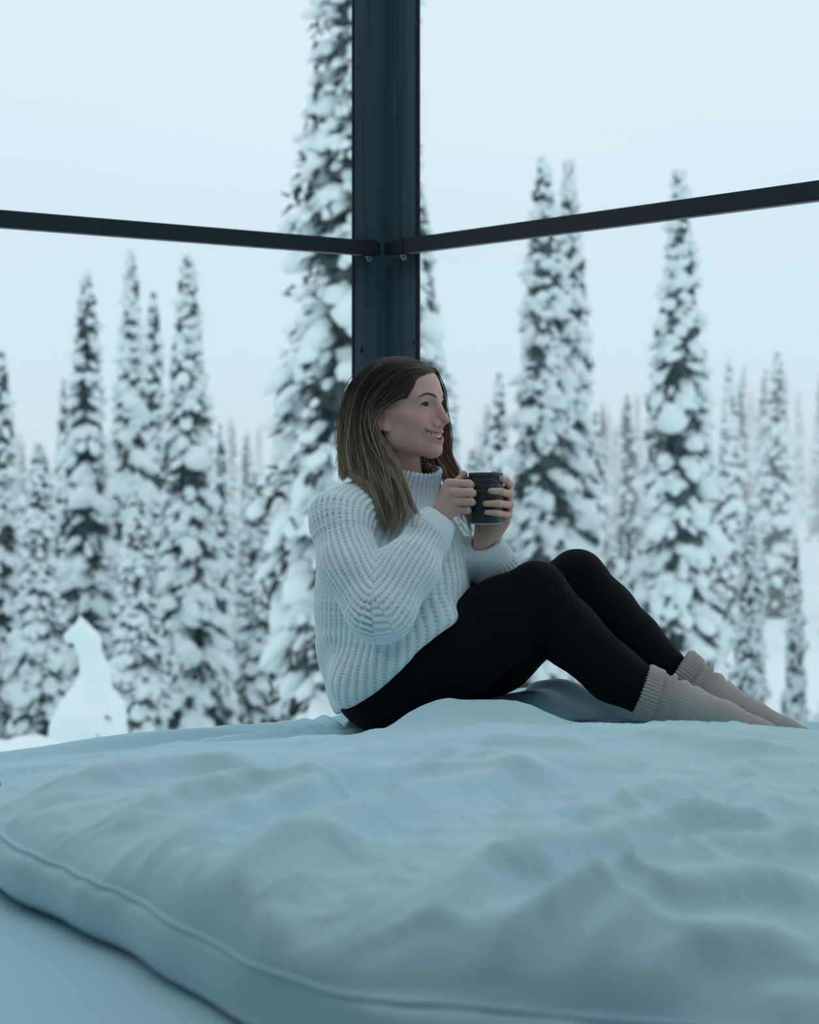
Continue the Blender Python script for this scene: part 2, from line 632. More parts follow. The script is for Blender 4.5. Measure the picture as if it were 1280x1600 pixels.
def rail(label, swap, length, br, hk):
    w = tag(empty('curtain_rail', tuple(rc(0.2 if swap else 0.03, 0.03 if swap else 0.2, RZ))), label, 'curtain rail', 'curtain rails on the window walls')

    def part(nm, s0, s1, t0, t1, z0, z1, mm, bev=0.002):
        o = slab(nm, s0, s1, t0, t1, z0, z1, mm, None, bev) if swap else slab(nm, t0, t1, s0, s1, z0, z1, mm, None, bev)
        return keep_world(o, w)
    part('track', br - 0.02, length, 0.031, 0.055, RZ - 0.0205, RZ + 0.0235, M['rail'])
    part('lower_lip', br + 0.03, length, 0.034, 0.052, RZ - 0.0235, RZ - 0.0203, M['rail_lip'], 0)
    part('end_block', 0.058, br - 0.021, 0.033, 0.053, RZ - 0.019, RZ + 0.022, M['rail'])
    bk = part('bracket', br - 0.022, br + 0.012, 0.0, 0.060, RZ - 0.0245, RZ + 0.0265, M['rail'], 0.004)
    c = rc(br - 0.003, 0.043, RZ - 0.031) if swap else rc(0.043, br - 0.003, RZ - 0.031)
    th = np.linspace(0, 2 * math.pi, 15)
    ax = np.array([1.0, 0, 0])
    V, Fc = tube_geo([c + ax * 0.0062 * math.cos(q) + UP * 0.0072 * math.sin(q) for q in th], 0.0015, 6, False)
    h = keep_world(mesh_obj('ring', V, Fc, M['hook']), w)
    V, Fc = box_geo(c + np.array([-0.006, 0, 0.0065]), (0.9, 0, 0.4), (0, 1, 0), (-0.4, 0, 0.9), 0.007, 0.002, 0.0018, 0.0005)
    keep_world(mesh_obj('clip', V, Fc, M['hook'], None, False), w)
    return w


rail('dark metal curtain rail across the window beside the tall near spruce', True, LA - 0.2, 0.098, 0)
rail('dark metal curtain rail across the window before the twin-topped spruces', False, LB - 0.2, 0.148, 0)

# ------------------------------------------------------------------ the bed
K = np.array([0.44, 4.50, 0.0])
BL, BW = 2.62, 2.45


def bedp(a, b_):
    return K[:2] + np.multiply.outer(a, uL[:2]) + np.multiply.outer(b_, uR[:2])


bed = tag(empty('bed', (*bedp(BL / 2, BW / 2), 0.0)), 'wide low bed with a pale blue cotton sheet under the duvet', 'bed')


def bed_box(nm, a0, a1, b0, b1, z0, z1, mm, bev):
    c2 = bedp((a0 + a1) / 2, (b0 + b1) / 2)
    V, Fc = box_geo((c2[0], c2[1], (z0 + z1) / 2), uL, uR, UP, (a1 - a0) / 2, (b1 - b0) / 2, (z1 - z0) / 2, bev)
    Fc = [f[::-1] for f in Fc]
    return keep_world(mesh_obj(nm, V, Fc, mm, None, False), bed)


bed_box('base', 0.02, BL - 0.02, 0.02, BW - 0.02, 0.08, 0.30, M['bed_base'], 0.01)
for a in (0.15, BL - 0.15):
    for b_ in (0.15, BW - 0.15):
        bed_box('leg', a - 0.03, a + 0.03, b_ - 0.03, b_ + 0.03, 0.0, 0.08, M['bed_base'], 0.005)


def edge_samples(L, r, step):
    e = r * (1 - np.cos(np.linspace(0, math.pi / 2, 8)))
    mid = np.linspace(r, L - r, int((L - 2 * r) / step))
    return np.concatenate([[0, 0, 0], e[:-1], mid, L - e[:-1][::-1], [L, L, L]])


def fold_ridges(X, Y, lines, z):
    """long crests given by picture points, laid on the bed plane at height z"""
    out = np.zeros_like(X)
    for pts, w, amp in lines:
        q = []
        for x0, y0 in pts:
            d0 = (CAM_Z - z) * F_PX / (y0 - HORIZON)
            q.append(((x0 - 640) / F_PX * d0, d0))
        q = crom(q, 14)
        best = np.full(X.shape, 9.0)
        sgn = np.zeros_like(X)
        par = np.zeros_like(X)
        for i in range(13):
            dd = q[i + 1] - q[i]
            t_ = np.clip(((X - q[i][0]) * dd[0] + (Y - q[i][1]) * dd[1]) / (dd @ dd), 0, 1)
            ex, ey = X - q[i][0] - t_ * dd[0], Y - q[i][1] - t_ * dd[1]
            dist = np.hypot(ex, ey)
            m_ = dist < best
            best = np.where(m_, dist, best)
            sgn = np.where(m_, ey, sgn)
            par = np.where(m_, (i + t_) / 13, par)
        wv_ = w * np.where(sgn < 0, 0.75, 1.5)          # steeper on the side away from the windows
        out += amp * np.sin(math.pi * np.clip(par, 0.04, 0.96)) ** 0.6 * np.exp(-(best / wv_) ** 1.6)
    return out


# mattress with the fitted sheet
ea = edge_samples(BL, 0.06, 0.013)
eb = edge_samples(BW, 0.06, 0.013)
A_, B_ = np.meshgrid(ea, eb, indexing='ij')
XY = bedp(A_, B_)
X, Y = XY[..., 0], XY[..., 1]
edge = np.minimum(np.minimum(A_, BL - A_), np.minimum(B_, BW - B_))
q = np.clip(edge / 0.06, 0, 1)
Z = BED_Z - 0.005 - 0.06 * (1 - np.sqrt(np.clip(1 - (1 - q) ** 2, 0, 1)))
hx, hy = -0.13, 3.74
rr = np.hypot(X - hx, Y - hy)
an = np.arctan2(Y - hy, X - hx)
wr = 0.0100 * np.sin(an * 23 + 2.2 * np.sin(rr * 9)) * np.exp(-(rr / 0.42) ** 2) * np.clip(rr / 0.1, 0, 1)
wr += 0.0120 * vnoise(np.stack([A_ * 2.2 + 0.8 * B_, B_ * 26 + 2 * A_, 0 * A_], -1), 3) * np.clip(1 - np.abs(B_ - 0.25) / 0.7, 0, 1)
wr += 0.006 * vnoise(np.stack([A_ * 3, B_ * 3, 0 * A_], -1), 4) * np.clip(1 - B_ / 1.4, 0, 1)
Z = Z + wr * np.clip(edge / 0.05, 0, 1) - 0.022 * np.exp(-((X - 0.05) ** 2 / 0.05 + (Y - 3.80) ** 2 / 0.02))
na, nb = len(ea), len(eb)
i0 = np.array([0, 1, 2])
side = np.array([0.29, 0.36, BED_Z - 0.075])
for i in range(3):
    for arr_i in (i, na - 1 - i):
        Z[arr_i, :] = np.minimum(Z[arr_i, :], side[i])
    for arr_j in (i, nb - 1 - i):
        Z[:, arr_j] = np.minimum(Z[:, arr_j], side[i])
gi = np.arange(na * nb).reshape(na, nb)
Fq = np.stack([gi[:-1, :-1], gi[:-1, 1:], gi[1:, 1:], gi[1:, :-1]], -1).reshape(-1, 4)[:, ::-1]
Vm = np.stack([X, Y, Z], -1).reshape(-1, 3)
# orientation: the (uL, uR) frame is left-handed with z up
n_chk = np.cross(Vm[Fq[5000, 1]] - Vm[Fq[5000, 0]], Vm[Fq[5000, 2]] - Vm[Fq[5000, 0]])
if n_chk[2] < 0:
    Fq = Fq[:, ::-1]
keep_world(mesh_obj('mattress', Vm, Fq, M['sheet']), bed)

# duvet
DA = np.array([-0.755, 2.61])
back = crom([DA, (-0.61, 2.93), (-0.44, 3.20), (-0.22, 3.37), (-0.08, 3.46), (0.04, 3.565), (0.22, 3.585), (0.42, 3.55), (0.72, 3.47), (1.05, 3.42), (1.50, 3.40)], 400)
I0 = DA + 1.00 * uR[:2]
front = crom([I0, I0 + np.array([0.10, -0.105]), (0.08, 1.685), (0.28, 1.63), (0.60, 1.585), (1.00, 1.60), (1.60, 1.75)], 400)
seg = np.concatenate([[0], np.cumsum(np.linalg.norm(np.diff(back, axis=0), axis=1))])
LS = seg[-1]
LT = 1.70


def uneven(L, step, both=True):
    near = np.array([0, 0.0006, 0.002, 0.0045, 0.008, 0.012, 0.017, 0.023, 0.030, 0.036, 0.040, 0.044, 0.048, 0.053, 0.06])
    mid = np.arange(0.07, L - 0.07, step)
    return np.concatenate([near, mid, L - near[::-1]])


ss = uneven(LS, 0.011)
ts = uneven(LT, 0.011)
bx = np.interp(ss, seg, back[:, 0])
by = np.interp(ss, seg, back[:, 1])
segf = np.concatenate([[0], np.cumsum(np.linalg.norm(np.diff(front, axis=0), axis=1))])
fx = np.interp(ss / LS, segf / segf[-1], front[:, 0])
fy = np.interp(ss / LS, segf / segf[-1], front[:, 1])
T = (ts / LT)[None, :]
X = bx[:, None] * (1 - T) + fx[:, None] * T
Y = by[:, None] * (1 - T) + fy[:, None] * T
rowlen = np.hypot(bx - fx, by - fy)[:, None]
# soft wandering of the left border
wob = 0.006 * np.sin(ts * 7.0 + 0.6) + 0.003 * np.sin(ts * 19)
X = X + (wob[None, :] * np.exp(-(ss / 0.25) ** 2)[:, None]) * 0.788
Y = Y + (wob[None, :] * np.exp(-(ss / 0.25) ** 2)[:, None]) * 0.6157
e_s = np.minimum(ss, LS - ss)[:, None] + 0 * T
e_t = T * rowlen
e_f = (1 - T) * rowlen
e_b = np.minimum(e_s, e_f)                   # distance to the piped border (left and front)


def quarter(e, w):
    k = np.clip(e / w, 0, 1)
    return np.sqrt(np.clip(1 - (1 - k) ** 2, 0, 1))


both = np.minimum(quarter(e_b, 0.030), quarter(e_t, 0.06))
base_h = 0.042 + 0.004 * np.clip(1 - e_b / 0.4, 0, 1) + 0.014 * np.exp(-(ts / 0.35) ** 2)[None, :]
rise_l = 1 - np.exp(-np.clip(e_b - 0.045, 0, 9) / 0.13)
rise_b = 1 - np.exp(-(np.clip(e_t - 0.02, 0, 9) / 0.55) ** 1.3)
backw = 0.30 + 0.70 * np.clip(e_t / 0.55, 0, 1)
backw = np.where(X < -0.1, np.clip(backw + (-0.1 - X) * 1.2, 0, 1), backw)
Hh = both * base_h * backw
Hh += 0.072 * rise_l * np.where(X < -0.1, np.clip(rise_b + (-0.1 - X) * 0.5, 0, 1 - np.exp(-np.clip(e_t - 0.02, 0, 9) / 0.35)), rise_b)
# piping seam along the border
Hh += 0.0050 * np.exp(-((e_b - 0.040) / 0.006) ** 2) * both - 0.003 * np.exp(-((e_b - 0.058) / 0.012) ** 2) * both
Hh += 0.004 * np.sin(ts * 37 + 3 * np.sin(ts * 7))[None, :] * np.exp(-(e_b / 0.035) ** 2) * both
# bunched-up ridge in front of the hips and feet
Hh += 0.052 * np.exp(-((X - 0.13) / 0.165) ** 4 - ((Y - 3.50) / 0.07) ** 2) * quarter(e_t, 0.1)
folds = [  # picture points along each crest, width, height
    ([(215, 1395), (300, 1335), (430, 1288), (640, 1236), (850, 1238)], 0.040, 0.020),
    ([(430, 1445), (520, 1372), (650, 1288), (860, 1222)], 0.045, 0.026),
    ([(610, 1525), (700, 1450), (810, 1398), (1010, 1350), (1210, 1288)], 0.045, 0.028),
    ([(730, 1570), (800, 1490), (950, 1450), (1110, 1402), (1290, 1372)], 0.040, 0.026),
    ([(850, 1570), (1000, 1472), (1160, 1442), (1300, 1432)], 0.038, 0.024),
    ([(60, 1262), (160, 1232), (300, 1214), (430, 1232)], 0.045, 0.018),
    ([(150, 1306), (330, 1264), (500, 1254), (650, 1206)], 0.042, 0.022),
    ([(960, 1165), (1120, 1192), (1290, 1200)], 0.050, 0.014),
    ([(1010, 1335), (1180, 1338), (1290, 1392)], 0.035, 0.018),
    ([(540, 1172), (700, 1200), (850, 1244)], 0.040, 0.013),
    ([(900, 1555), (1090, 1502), (1290, 1488)], 0.040, 0.024),
    ([(330, 1460), (400, 1395), (560, 1340)], 0.035, 0.018),
    ([(700, 1160), (800, 1195), (960, 1210)], 0.040, 0.012),
    ([(860, 1300), (1040, 1270), (1250, 1225)], 0.045, 0.012),
    ([(540, 1490), (640, 1400), (730, 1350)], 0.035, 0.014),
    ([(250, 1420), (330, 1370), (350, 1330)], 0.022, 0.008),
    ([(770, 1262), (880, 1300), (1005, 1348)], 0.014, -0.009),
]
inner = quarter(np.clip(e_b - 0.055, 0, 9), 0.12) * quarter(np.clip(e_t - 0.03, 0, 9), 0.12)
Hh += 1.7 * fold_ridges(X, Y, folds, BED_Z + 0.11) * inner
n1 = vnoise(np.stack([X * 3.1 + Y * 0.9, Y * 4.2 - X * 1.5, 0 * X], -1), 11)
n2 = vnoise(np.stack([X * 8 + Y * 3, Y * 13 - X * 5, 0 * X], -1), 12)
n3 = 1 - np.abs(vnoise(np.stack([X * 5.5 + 1.5 * n1, Y * 9 + 1.5 * n2, 0 * X], -1), 13))
al, ac = 0.62 * X + 0.78 * Y, 0.78 * X - 0.62 * Y
n5 = 1 - np.abs(vnoise(np.stack([al * 1.5 + 0.5 * n2, ac * 7.5 + 1.0 * n1, 0 * X + 9], -1), 17))
Hh += inner * 0.014 * (n5 ** 2.6 - 0.35)
n4 = 1 - np.abs(vnoise(np.stack([X * 7 + 2 * n1, Y * 22 - X * 9 + 2 * n2, 0 * X + 4], -1), 15))
Hh += inner * 0.0045 * n4 ** 5
Hh += inner * (0.008 * n1 + 0.0035 * n2 + 0.007 * (n3 ** 3 - 0.3))
Hh = np.maximum(Hh, 0.0) + 0.016
na, nb = X.shape
gi = np.arange(na * nb).reshape(na, nb)
Vt = np.stack([X, Y, BED_Z + 0.006 + Hh], -1).reshape(-1, 3)
Xb, Yb = X.copy(), Y.copy()
k1 = int(np.argmax(ss > 0.028))
k2 = int(np.argmax(ts > 0.028))
Xb[:k1], Yb[:k1] = X[k1], Y[k1]
Xb[:, :k2], Yb[:, :k2] = Xb[:, k2:k2 + 1], Yb[:, k2:k2 + 1]
Vb = np.stack([Xb, Yb, 0 * X + BED_Z + 0.0055], -1).reshape(-1, 3)
Fq = np.stack([gi[:-1, :-1], gi[:-1, 1:], gi[1:, 1:], gi[1:, :-1]], -1).reshape(-1, 4)
k0 = Fq[len(Fq) // 2]
if np.cross(Vt[k0[1]] - Vt[k0[0]], Vt[k0[2]] - Vt[k0[0]])[2] < 0:
    Fq = Fq[:, ::-1]
ring = np.concatenate([gi[:-1, 0], gi[-1, :-1], gi[:0:-1, -1], gi[0, :0:-1]])
nv = na * nb
Fr = np.stack([ring, np.roll(ring, -1), np.roll(ring, -1) + nv, ring + nv], -1)
sub = gi[::8, ::8]
Fb = np.array([[ring[0] + nv] * 4])
Vall = np.concatenate([Vt, Vb])
duvet = tag(empty('duvet', (0.45, 2.6, BED_Z)), 'thick crumpled pale blue-grey cotton duvet spread over the bed', 'duvet')
keep_world(mesh_obj('cover', Vall, np.concatenate([Fq, Fr, (Fq + nv)[:, ::-1]]), M['duvet']), duvet)
# raised piping cord that follows the left border
si = int(np.argmin(np.abs(ss - 0.040)))
j = np.where((ts > 0.05) & (e_f[si] > 0.038))[0]
pipe = [(X[si, q_], Y[si, q_], BED_Z + 0.006 + Hh[si, q_] + 0.0008) for q_ in j]
for i_ in range(si + 2, len(ss) - 20, 2):
    q_ = int(np.argmin(np.abs(e_f[i_] - 0.040)))
    pipe.append((X[i_, q_], Y[i_, q_], BED_Z + 0.006 + Hh[i_, q_] + 0.0008))
V, Fc = tube_geo(np.array(pipe), 0.0034, 8)
keep_world(mesh_obj('piping', V, Fc, M['duvet']), duvet)


def duvet_height(x, y):
    k = np.argmin((X - x) ** 2 + (Y - y) ** 2)
    return BED_Z + 0.006 + Hh.ravel()[k]


# the far hem of the duvet, bunched up on the sheet under the bent knees
def f_bunch(p):
    c = P(885, 1150, 3.87)
    q_ = p - np.array([c[0], c[1], BED_Z - 0.012], np.float32)
    d = s_ell(q_, (-0.02, 0.0, 0.0), (0.135, 0.105, 0.088))
    d = smin(d, s_ell(q_, (0.15, -0.03, 0.0), (0.17, 0.09, 0.050)), 0.05)
    d = smin(d, s_ell(q_, (-0.15, 0.02, 0.0), (0.10, 0.09, 0.050)), 0.04)
    d = d + 0.007 * np.sin(q_[:, 0] * 42 + q_[:, 2] * 60 + 3 * np.sin(q_[:, 1] * 20)) * np.clip(q_[:, 2] / 0.05, 0, 1) + 0.008 * vnoise(q_ * 14.0, 51)
    return smax(d, 0.019 - q_[:, 2], 0.008)


cV, cF = mesh_sdf(f_bunch, P(885, 1150, 3.87) - np.array([0.34, 0.16, 0.08]), P(885, 1150, 3.87) + np.array([0.40, 0.16, 0.14]), 0.005)
keep_world(mesh_obj('bunched_hem', cV, cF, M['duvet']), duvet)


# small dark cushion poking out from under the duvet at the bed's edge
def f_cush(p):
    c = np.array([-0.840, 2.86, BED_Z + 0.034], np.float32)
    q_ = p - c
    u_ = np.abs(q_ @ np.array([0.30, -0.954, 0], np.float32))
    v_ = np.abs(q_ @ np.array([0.954, 0.30, 0], np.float32))
    d = ((u_ / 0.20) ** 4 + (v_ / 0.155) ** 4) ** 0.25
    th_ = 0.027 * np.sqrt(np.clip(1 - np.clip(d, 0, 1) ** 3, 0, 1)) + 0.004
    return np.maximum(np.abs(q_[:, 2]) - th_, (d - 1) * 0.12) * 0.7

# ------------------------------------------------------------------ outdoors: ground and trees
GD = np.array([0, 5, 8, 15, 25, 40, 60, 114, 200, 400.0])
GZ = np.array([-3.0, -3.0, -3.1, -4.0, -5.0, -5.8, -6.5, -7.5, -8.0, -8.5])


def ground_z(x, y):
    return CAM_Z + np.interp(np.hypot(x, y), GD, GZ)


gr = np.concatenate([np.linspace(0.5, 30, 60), np.geomspace(31, 380, 60)])
ga = np.linspace(0, 2 * math.pi, 220, endpoint=False)
Rg, Ag = np.meshgrid(gr, ga, indexing='ij')
X = Rg * np.sin(Ag)
Y = Rg * np.cos(Ag)
Zg = ground_z(X, Y) + (0.16 * vnoise(np.stack([X * 0.45, Y * 0.45, 0 * X], -1), 21) + 0.35 * vnoise(np.stack([X * 0.11, Y * 0.11, 0 * X], -1), 22)) * np.clip(Rg / 10, 0, 1)
gi = np.arange(X.size).reshape(X.shape)
Fq = np.stack([gi[:-1], np.roll(gi[:-1], -1, 1), np.roll(gi[1:], -1, 1), gi[1:]], -1).reshape(-1, 4)
Vg = np.stack([X, Y, Zg], -1).reshape(-1, 3)
if np.cross(Vg[Fq[50, 1]] - Vg[Fq[50, 0]], Vg[Fq[50, 2]] - Vg[Fq[50, 0]])[2] < 0:
    Fq = Fq[:, ::-1]
tag(mesh_obj('ground', Vg, Fq, M['snow']), 'deep snow covering the sloping forest ground', 'snow ground', kind='structure')
# piles carrying the cabin above the slope
for a in (0.3, LA - 0.3):
    for b_ in (0.3, LB / 2, LB - 0.3):
        c = rc(a, b_, 0)
        V, Fc = box_geo((c[0], c[1], -1.15), uL, uR, UP, 0.12, 0.12, 1.029, 0.01)
        tag(mesh_obj('support_pile', V, [f[::-1] for f in Fc], M['bark'], None, False), 'thick timber pile carrying the cabin floor', 'pile', 'piles under the cabin')

# icosphere template
PHI = (1 + 5 ** 0.5) / 2
ICO = np.array([(-1, PHI, 0), (1, PHI, 0), (-1, -PHI, 0), (1, -PHI, 0), (0, -1, PHI), (0, 1, PHI), (0, -1, -PHI), (0, 1, -PHI), (PHI, 0, -1), (PHI, 0, 1), (-PHI, 0, -1), (-PHI, 0, 1)], float)
ICO /= np.linalg.norm(ICO[0])
ICF = np.array([(0, 11, 5), (0, 5, 1), (0, 1, 7), (0, 7, 10), (0, 10, 11), (1, 5, 9), (5, 11, 4), (11, 10, 2), (10, 7, 6), (7, 1, 8), (3, 9, 4), (3, 4, 2), (3, 2, 6), (3, 6, 8), (3, 8, 9), (4, 9, 5), (2, 4, 11), (6, 2, 10), (8, 6, 7), (9, 8, 1)])


def subdiv(V, Fc):
    V = list(map(tuple, V))
    mid = {}
    out = []

    def mp_(a, b_):
        k = (min(a, b_), max(a, b_))
        if k not in mid:
            v = np.array(V[a]) + np.array(V[b_])
            v /= np.linalg.norm(v)
            mid[k] = len(V)
            V.append(tuple(v))
        return mid[k]
    for a, b_, c in Fc:
        x, y, z = mp_(a, b_), mp_(b_, c), mp_(c, a)
        out += [(a, x, z), (b_, y, x), (c, z, y), (x, y, z)]
    return np.array(V), np.array(out)


ICO2, ICF2 = subdiv(ICO, ICF)


def frames(dirs):
    """orthonormal frames whose x axis is dirs"""
    x = dirs / np.linalg.norm(dirs, axis=1)[:, None]
    up = np.tile([0, 0, 1.0], (len(x), 1))
    y = np.cross(up, x)
    y /= np.linalg.norm(y, axis=1)[:, None] + 1e-9
    z = np.cross(x, y)
    return np.stack([x, y, z], 1)


def blobs(cen, dirs, rad, rng, tv, tf, rough=0.34, nscale=1.7):
    Fm = frames(dirs)
    n = len(cen)
    jit = 1 + rough * vnoise(tv[None] * nscale + rng.uniform(0, 99, (n, 1, 3)), 5)
    L = tv[None] * jit[..., None] * rad[:, None, :]
    L[..., 2] = np.where(L[..., 2] < 0, L[..., 2] * 0.6, L[..., 2])
    V = cen[:, None, :] + np.einsum('nvk,nkj->nvj', L, Fm)
    Fc = (tf[None] + (np.arange(n) * len(tv))[:, None, None])
    return V.reshape(-1, 3), Fc.reshape(-1, 3)


def spikes(base, dirs, length, wid):
    Fm = frames(dirs)
    n = len(base)
    tv = np.array([[0, 1, 0], [0, -0.5, 0.6], [0, -0.5, -0.6], [1, 0, 0], [0.45, 1.1, -0.25], [0.45, -1.1, -0.25]], float)
    tf = np.array([[0, 1, 3], [1, 2, 3], [2, 0, 3], [0, 4, 3], [1, 5, 3]])
    L = tv[None] * np.stack([length, wid, wid], -1)[:, None, :]
    V = base[:, None, :] + np.einsum('nvk,nkj->nvj', L, Fm)
    return V.reshape(-1, 3), (tf[None] + (np.arange(n) * 6)[:, None, None]).reshape(-1, 3)


def make_spruce(seed, H=10.0, Rm=1.05, nb=420, detail=2, snow=1.0, taper=0.62, gap=0.35, big=6):
    """returns trunk, needles, snow meshes of a narrow snow-laden spruce of height H"""
    rng = np.random.default_rng(seed)
    u = rng.uniform(0.0, 1.0, nb) ** 0.92 * 0.985 + 0.01
    th = rng.uniform(0, 2 * math.pi, nb)
    lump = 0.78 + 0.30 * vnoise(np.stack([u * 9, np.cos(th) * 1.2 + 5, np.sin(th) * 1.2], -1), seed) + 0.22 * vnoise(np.stack([u * 24, np.cos(th) * 2, np.sin(th) * 2], -1), seed + 1)
    R = Rm * (1 - u) ** taper * np.clip(lump, 0.35, 1.3) + 0.03
    R *= np.where(u < 0.06, 0.8, 1.0)
    out = np.stack([np.cos(th), np.sin(th), 0 * th], -1)
    droop = rng.uniform(0.55, 1.45, nb) * (0.4 + 0.6 * (1 - u))
    root = np.stack([0 * u, 0 * u, u * H + 0.25 * R], -1)
    tip = root + out * R[:, None] + np.stack([0 * u, 0 * u, -droop * R], -1)
    # snow: several lumps along each laden branch
    C, D, Rd = [], [], []
    has = rng.uniform(0, 1, nb) > gap * (1.0 - 0.3 * u)
    for k, fr_ in enumerate((0.92, 0.66, 0.40)):
        m_ = has & (rng.uniform(0, 1, nb) < (0.95, 0.8, 0.45)[k] * snow)
        p_ = root + (tip - root) * (fr_ + rng.uniform(-0.08, 0.08, nb))[:, None]
        s = (0.075 + 0.15 * rng.uniform(0, 1, nb) ** 2.2) * (0.24 + 0.90 * (1 - u) ** 0.6) * (0.9, 1.1, 1.0)[k]
        p_[:, 2] += s * 0.25
        C.append(p_[m_])
        D.append((tip - root)[m_] + rng.normal(0, 0.12, (m_.sum(), 3)))
        Rd.append(np.stack([s * rng.uniform(1.1, 1.9, nb), s * rng.uniform(0.7, 1.15, nb), s * rng.uniform(0.65, 1.0, nb)], -1)[m_])
    # a few big caps
    ub = rng.uniform(0.08, 0.72, big)
    tb = rng.uniform(0, 2 * math.pi, big)
    rb = Rm * (1 - ub) ** taper * 0.75
    C.append(np.stack([np.cos(tb) * rb, np.sin(tb) * rb, ub * H], -1))
    D.append(np.stack([np.cos(tb), np.sin(tb), -0.5 + 0 * tb], -1))
    sb = rng.uniform(0.17, 0.30, big)
    Rd.append(np.stack([sb * 1.25, sb * 0.9, sb * 0.9], -1))
    C, D, Rd = np.concatenate(C), np.concatenate(D), np.concatenate(Rd)
    tv, tf = (ICO2, ICF2) if detail >= 2 else (ICO, ICF)
    snow_m = blobs(C, D, Rd, rng, tv, tf)
    # needles: drooping sprays at and below every branch
    Bs, Ds, Ls, Ws = [], [], [], []
    reps = 7 if detail >= 2 else 3
    for k in range(reps):
        fr_ = rng.uniform(0.15, 0.98, nb)
        p_ = root + (tip - root) * fr_[:, None] + np.stack([0 * u, 0 * u, rng.uniform(-0.22, 0.02, nb) * (0.3 + 0.7 * (1 - u))], -1)
        d_ = out * rng.uniform(0.2, 1.0, nb)[:, None] + rng.normal(0, 0.45, (nb, 3)) + np.array([0, 0, -0.75])
        Bs.append(p_)
        Ds.append(d_)
        Ls.append(rng.uniform(0.14, 0.36, nb) * (0.22 + 0.80 * (1 - u) ** 0.7))
        Ws.append(rng.uniform(0.03, 0.075, nb) * (0.4 + 0.6 * (1 - u)))
    ned = spikes(np.concatenate(Bs), np.concatenate(Ds), np.concatenate(Ls), np.concatenate(Ws))
    # dim inner column of twigs
    nc = 60 if detail >= 2 else 24
    uc = np.linspace(0.01, 0.93, nc)
    core = blobs(np.stack([rng.normal(0, 0.04, nc), rng.normal(0, 0.04, nc), uc * H], -1), np.tile([1.0, 0, 0.01], (nc, 1)) + rng.normal(0, 0.3, (nc, 3)),
                 np.stack([Rm * 0.5 * (1 - uc) ** taper + 0.02, Rm * 0.5 * (1 - uc) ** taper + 0.02, np.full(nc, H / nc * 1.1)], -1), rng, tv, tf, 0.5, 2.6)
    needles = (np.concatenate([ned[0], core[0]]), np.concatenate([ned[1], core[1] + len(ned[0])]))
    zz = np.linspace(-1.2, H * 0.99, 12)
    tr_ = tube_geo(np.stack([0.04 * np.sin(zz), 0.04 * np.cos(zz * 0.8), zz], -1), 0.015 + 0.13 * (1 - np.linspace(0, 1, 12)), 7)
    return tr_, needles, snow_m


PROTO = {}


def proto(kind):
    if kind not in PROTO:
        kw = dict(
            near=dict(seed=3, H=13, Rm=1.40, nb=1500, gap=0.26, taper=0.50, big=22),
            a=dict(seed=11, H=9, Rm=0.82, nb=820, gap=0.36, taper=0.68),
            b=dict(seed=12, H=9, Rm=0.82, nb=820, gap=0.30, taper=0.68),
            c=dict(seed=13, H=9, Rm=0.74, nb=700, gap=0.18, taper=0.80),
            d=dict(seed=14, H=9, Rm=0.92, nb=800, gap=0.18, taper=0.55),
            e=dict(seed=15, H=9, Rm=0.70, nb=600, gap=0.50, taper=0.6),
            f=dict(seed=16, H=9, Rm=0.85, nb=220, detail=1, gap=0.25),
            g=dict(seed=17, H=9, Rm=0.75, nb=200, detail=1, gap=0.15, taper=0.75),
        )[kind]
        t_, n_, s_ = make_spruce(**kw)
        ms_ = []
        for nm, gg, mm, sm in (('trunk', t_, M['bark'], True), ('needles', n_, M['needles'], False), ('snow_load', s_, M['snow_tree'], True)):
            o = mesh_obj(nm, gg[0], gg[1], mm, None, sm)
            ms_.append((nm, o.data))
            bpy.data.objects.remove(o)
        PROTO[kind] = (kw['H'], ms_)
    return PROTO[kind]


_rng = random.Random(5)


def spruce(kind, px, top, D, label, group=None, wide=1.0, rot=None, lean=0.0, name='snowy_spruce'):
    """a spruce standing on the ground at distance D, its tip at picture row top"""
    x = (px - 640) / F_PX * D
    gz = float(ground_z(x, D)) - 0.25
    tipz = CAM_Z + (HORIZON - top) / F_PX * D
    H0, ms_ = proto(kind)
    s = (tipz - gz) / H0
    r = tag(empty(name, (x, D, gz)), label, 'tree', group)
    r.rotation_euler = (lean, lean * 0.6, _rng.uniform(0, 6.28) if rot is None else rot)
    r.scale = (s * wide, s * wide, s)
    for nm, me in ms_:
        o = bpy.data.objects.new(nm, me)
        COL.objects.link(o)
        o.parent = r
        if nm in ('needles', 'snow_load'):
            o['kind'] = 'stuff'
    return r


spruce('near', 564, -330, 20.0, 'tallest and nearest snow-laden spruce, rising behind the corner post', rot=0.4)
spruce('near', 650, 285, 25.0, 'snowy spruce half hidden by the corner post, just past the tallest spruce', wide=1.0)
spruce('a', 135, 420, 30.0, 'snowy spruce with dark gaps in its crown behind the snow-covered sapling', wide=1.0)
spruce('c', 205, 388, 33.0, 'slim snowy spruce between the gappy spruce and its shorter twin', wide=0.95)
spruce('e', 240, 452, 35.0, 'short slim spruce close against a taller slim snowy spruce', wide=0.85)
spruce('b', 293, 396, 28.0, 'snowy spruce with a big snow cap on its shoulder beside the tallest spruce', wide=1.05)
spruce('e', 2, 545, 27.0, 'dark-branched spruce with little snow at the forest edge beyond the sheet', wide=1.0)
spruce('d', 60, 690, 26.0, 'broad snow-heaped spruce behind the sapling shrouded in snow', wide=1.1)
spruce('g', 100, 590, 40.0, 'thin spruce white with snow half hidden by the gappy spruce')
spruce('d', 215, 760, 24.0, 'low bushy snow-heaped spruce in front of the slim snowy spruces', wide=1.2)
spruce('g', 345, 660, 36.0, 'pale spruce in the gap beside the tallest spruce', wide=1.1)
spruce('d', 400, 735, 30.0, 'snow-heaped spruce tucked against the foot of the tallest spruce', wide=1.3)
